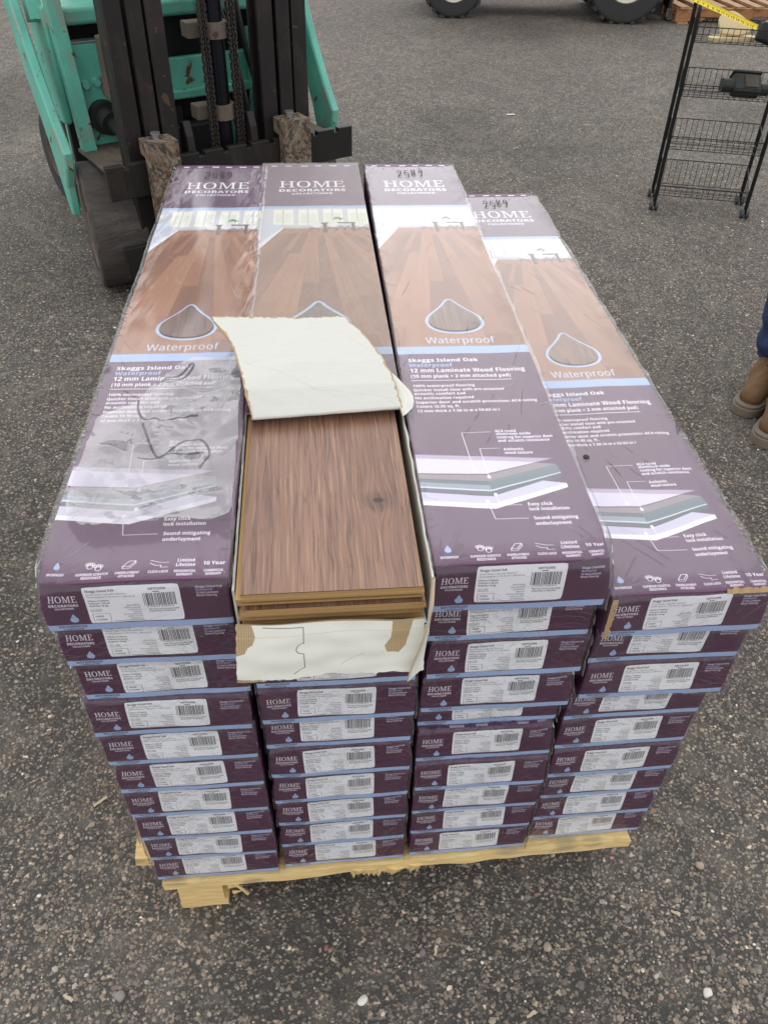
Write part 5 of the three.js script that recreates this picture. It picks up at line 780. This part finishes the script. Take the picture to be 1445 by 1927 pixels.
  const outline = [[0.0, 0.205], [0.032, 0.195], [0.05, 0.16], [0.054, 0.11], [0.046, 0.05], [0.04, 0.0], [0.042, -0.05], [0.036, -0.085], [0.0, -0.098], [-0.034, -0.085], [-0.038, -0.05], [-0.036, 0.0], [-0.04, 0.05], [-0.046, 0.11], [-0.044, 0.16], [-0.028, 0.195], [0.0, 0.205]];
  const soleShape = (k) => { const s = new THREE.Shape(); s.setFromPoints(new THREE.SplineCurve(outline.map(([x, z]) => new THREE.Vector2(x * k, -(z - 0.05) * (1 + (k - 1) * 0.5) - 0.05))).getPoints(60)); return s; };
  for (const [x, z, turn] of [[0.052, 0.064, 0.03], [-0.052, -0.064, -0.03]]) {
    const b = new THREE.Group(); b.name = 'boot'; b.scale.setScalar(0.93); b.position.set(x, 0, z); b.rotation.y = turn; t.add(b);
    part('sole', planar(new THREE.ExtrudeGeometry(soleShape(1.04), { depth: 0.026, bevelEnabled: true, bevelSize: 0.004, bevelThickness: 0.004, bevelSegments: 2 }).rotateX(-Math.PI / 2).translate(0, 0.0045, 0), 1), soleM, b);
    part('welt', planar(new THREE.ExtrudeGeometry(soleShape(1.0), { depth: 0.006, bevelEnabled: true, bevelSize: 0.002, bevelThickness: 0.002, bevelSegments: 1 }).rotateX(-Math.PI / 2).translate(0, 0.037, 0), 1), soleM, b);
    mesh('upper', (p) => { let d = cap({ x: p.x * 0.92, y: p.y, z: p.z }, V(0.003, 0.058, 0.152), V(0.002, 0.085, 0.05), 0.036, 0.044); d = sm(d, cap(p, V(0, 0.1, 0.03), V(0, 0.19, -0.03), 0.045, 0.047), 0.05); d = sm(d, cap(p, V(0, 0.07, -0.04), V(0, 0.19, -0.04), 0.043, 0.047), 0.04); return Math.max(d + 0.0015 * perlin.noise(p.x * 60, p.y * 60, p.z * 40), 0.038 - p.y, p.y - 0.165); }, leather, 84, [0, 0.12, 0.05], 0.17, b);
    part('collar', new THREE.TorusGeometry(0.047, 0.011, 10, 30).rotateX(Math.PI / 2).translate(0, 0.163, -0.03), collarM, b);
    for (let k = 0; k < 4; k++) { const y = 0.118 + k * 0.021, zz = 0.073 - k * 0.014; part('lace', tube([[-0.03, y - 0.004, zz - 0.012], [0, y + 0.004, zz + 0.008], [0.03, y - 0.004, zz - 0.012]], 0.0025, 10, 6), laceM, b); }
  }
}
// ---------------------------------------------------------------- loose bits on the ground
{
  const r = rng(91), stone = (rad, sx, sy, sz, sd) => { const g = mergeVertices(new THREE.IcosahedronGeometry(rad, 2).deleteAttribute('uv').deleteAttribute('normal')), p = g.attributes.position; for (let i = 0; i < p.count; i++) { const x = p.getX(i), y = p.getY(i), z = p.getZ(i), k = 1 + 0.3 * perlin.noise(x / rad * 0.9 + sd, y / rad * 0.9, z / rad * 0.9); p.setXYZ(i, x * k * sx, y * k * sy, z * k * sz); } g.computeVertexNormals(); return g; };
  const wht = std({ color: lin(0.72, 0.69, 0.62), roughness: 0.7 }), gry = std({ color: lin(0.26, 0.24, 0.22), roughness: 0.85 }), tan = std({ color: lin(0.42, 0.33, 0.25), roughness: 0.85 }), chip = std({ color: lin(0.52, 0.44, 0.31), roughness: 0.85 });
  const peb = [[-0.023, 0.158, 0.0085, wht, 'rounded white pebble on the asphalt between two broom-straw chips in front of pallet'], [0.551, 0.192, 0.008, wht, 'bright white pebble on the asphalt in front of the shortest carton column'], [0.62, -0.02, 0.008, tan, 'tan pebble on the asphalt off the outer pallet corner'], [-0.42, 0.12, 0.009, gry, 'grey pebble on the asphalt off the pallet stringer corner'], [0.30, 0.10, 0.0075, tan, 'small tan pebble on the asphalt in front of the pallet edge']];
  peb[0][4] = 'rounded white pebble on the asphalt in front of the splintered pallet middle';
  for (const [x, z, s, m, l] of peb) { const o = solo('pebble', stone(s, 1.1, 0.75, 0.9, x * 30), m, l, 'pebble', 'loose pebbles on the asphalt'); o.position.set(x, s * 0.55, z); o.rotation.y = r() * 6; }
  const ch = [[-0.513, -0.235, 0.036, 0.6, 'pale wood chip on the asphalt beside the lower cartons under the plastic sheet'], [0.601, -0.319, 0.03, 0.05, 'pale wood sliver on the asphalt beside the shortest carton column'], [0.544, 0.061, 0.02, -0.6, 'pale wood chip on the asphalt in front of the outer pallet corner'], [-0.504, 0.116, 0.024, -0.5, 'pale wood chip on the asphalt in front of the pallet stringer'], [0.107, 0.09, 0.02, 1.2, 'pale wood chip on the asphalt before the splintered middle of the pallet'], [0.25, 0.2, 0.022, 0.4, 'pale wood sliver on open asphalt beyond the pallet front'], [1.162, -4.254, 0.04, 0.3, 'pale wood chip on the asphalt between the cartons and the orange forklift']];
  for (const [x, z, L, a, l] of ch) { const o = solo('wood_chip', planar(wobble(new THREE.BoxGeometry(L * 0.8, 0.002, 0.003 + L * 0.07, 8, 1, 2), 0.0018, 160, L * 99), 1), chip, l, 'wood chip', 'wood chips on the asphalt'); o.position.set(x, 0.0045, z); o.rotation.set(0.08, a, 0.05); }
  const g = new THREE.PlaneGeometry(0.055, 0.022, 10, 4).rotateX(-Math.PI / 2), p = g.attributes.position; for (let i = 0; i < p.count; i++) p.setY(i, 0.006 + 0.003 * perlin.noise(p.getX(i) * 60, p.getZ(i) * 90, 2)); g.computeVertexNormals();
  const o = solo('paper_scrap', g, std({ color: lin(0.7, 0.68, 0.66), roughness: 0.8 }), 'small white paper scrap on the asphalt between the stack and the orange forklift', 'paper scrap'); o.position.set(1.271, 0.0, -4.936); o.rotation.y = 0.1;
}

renderer.render(scene, camera);
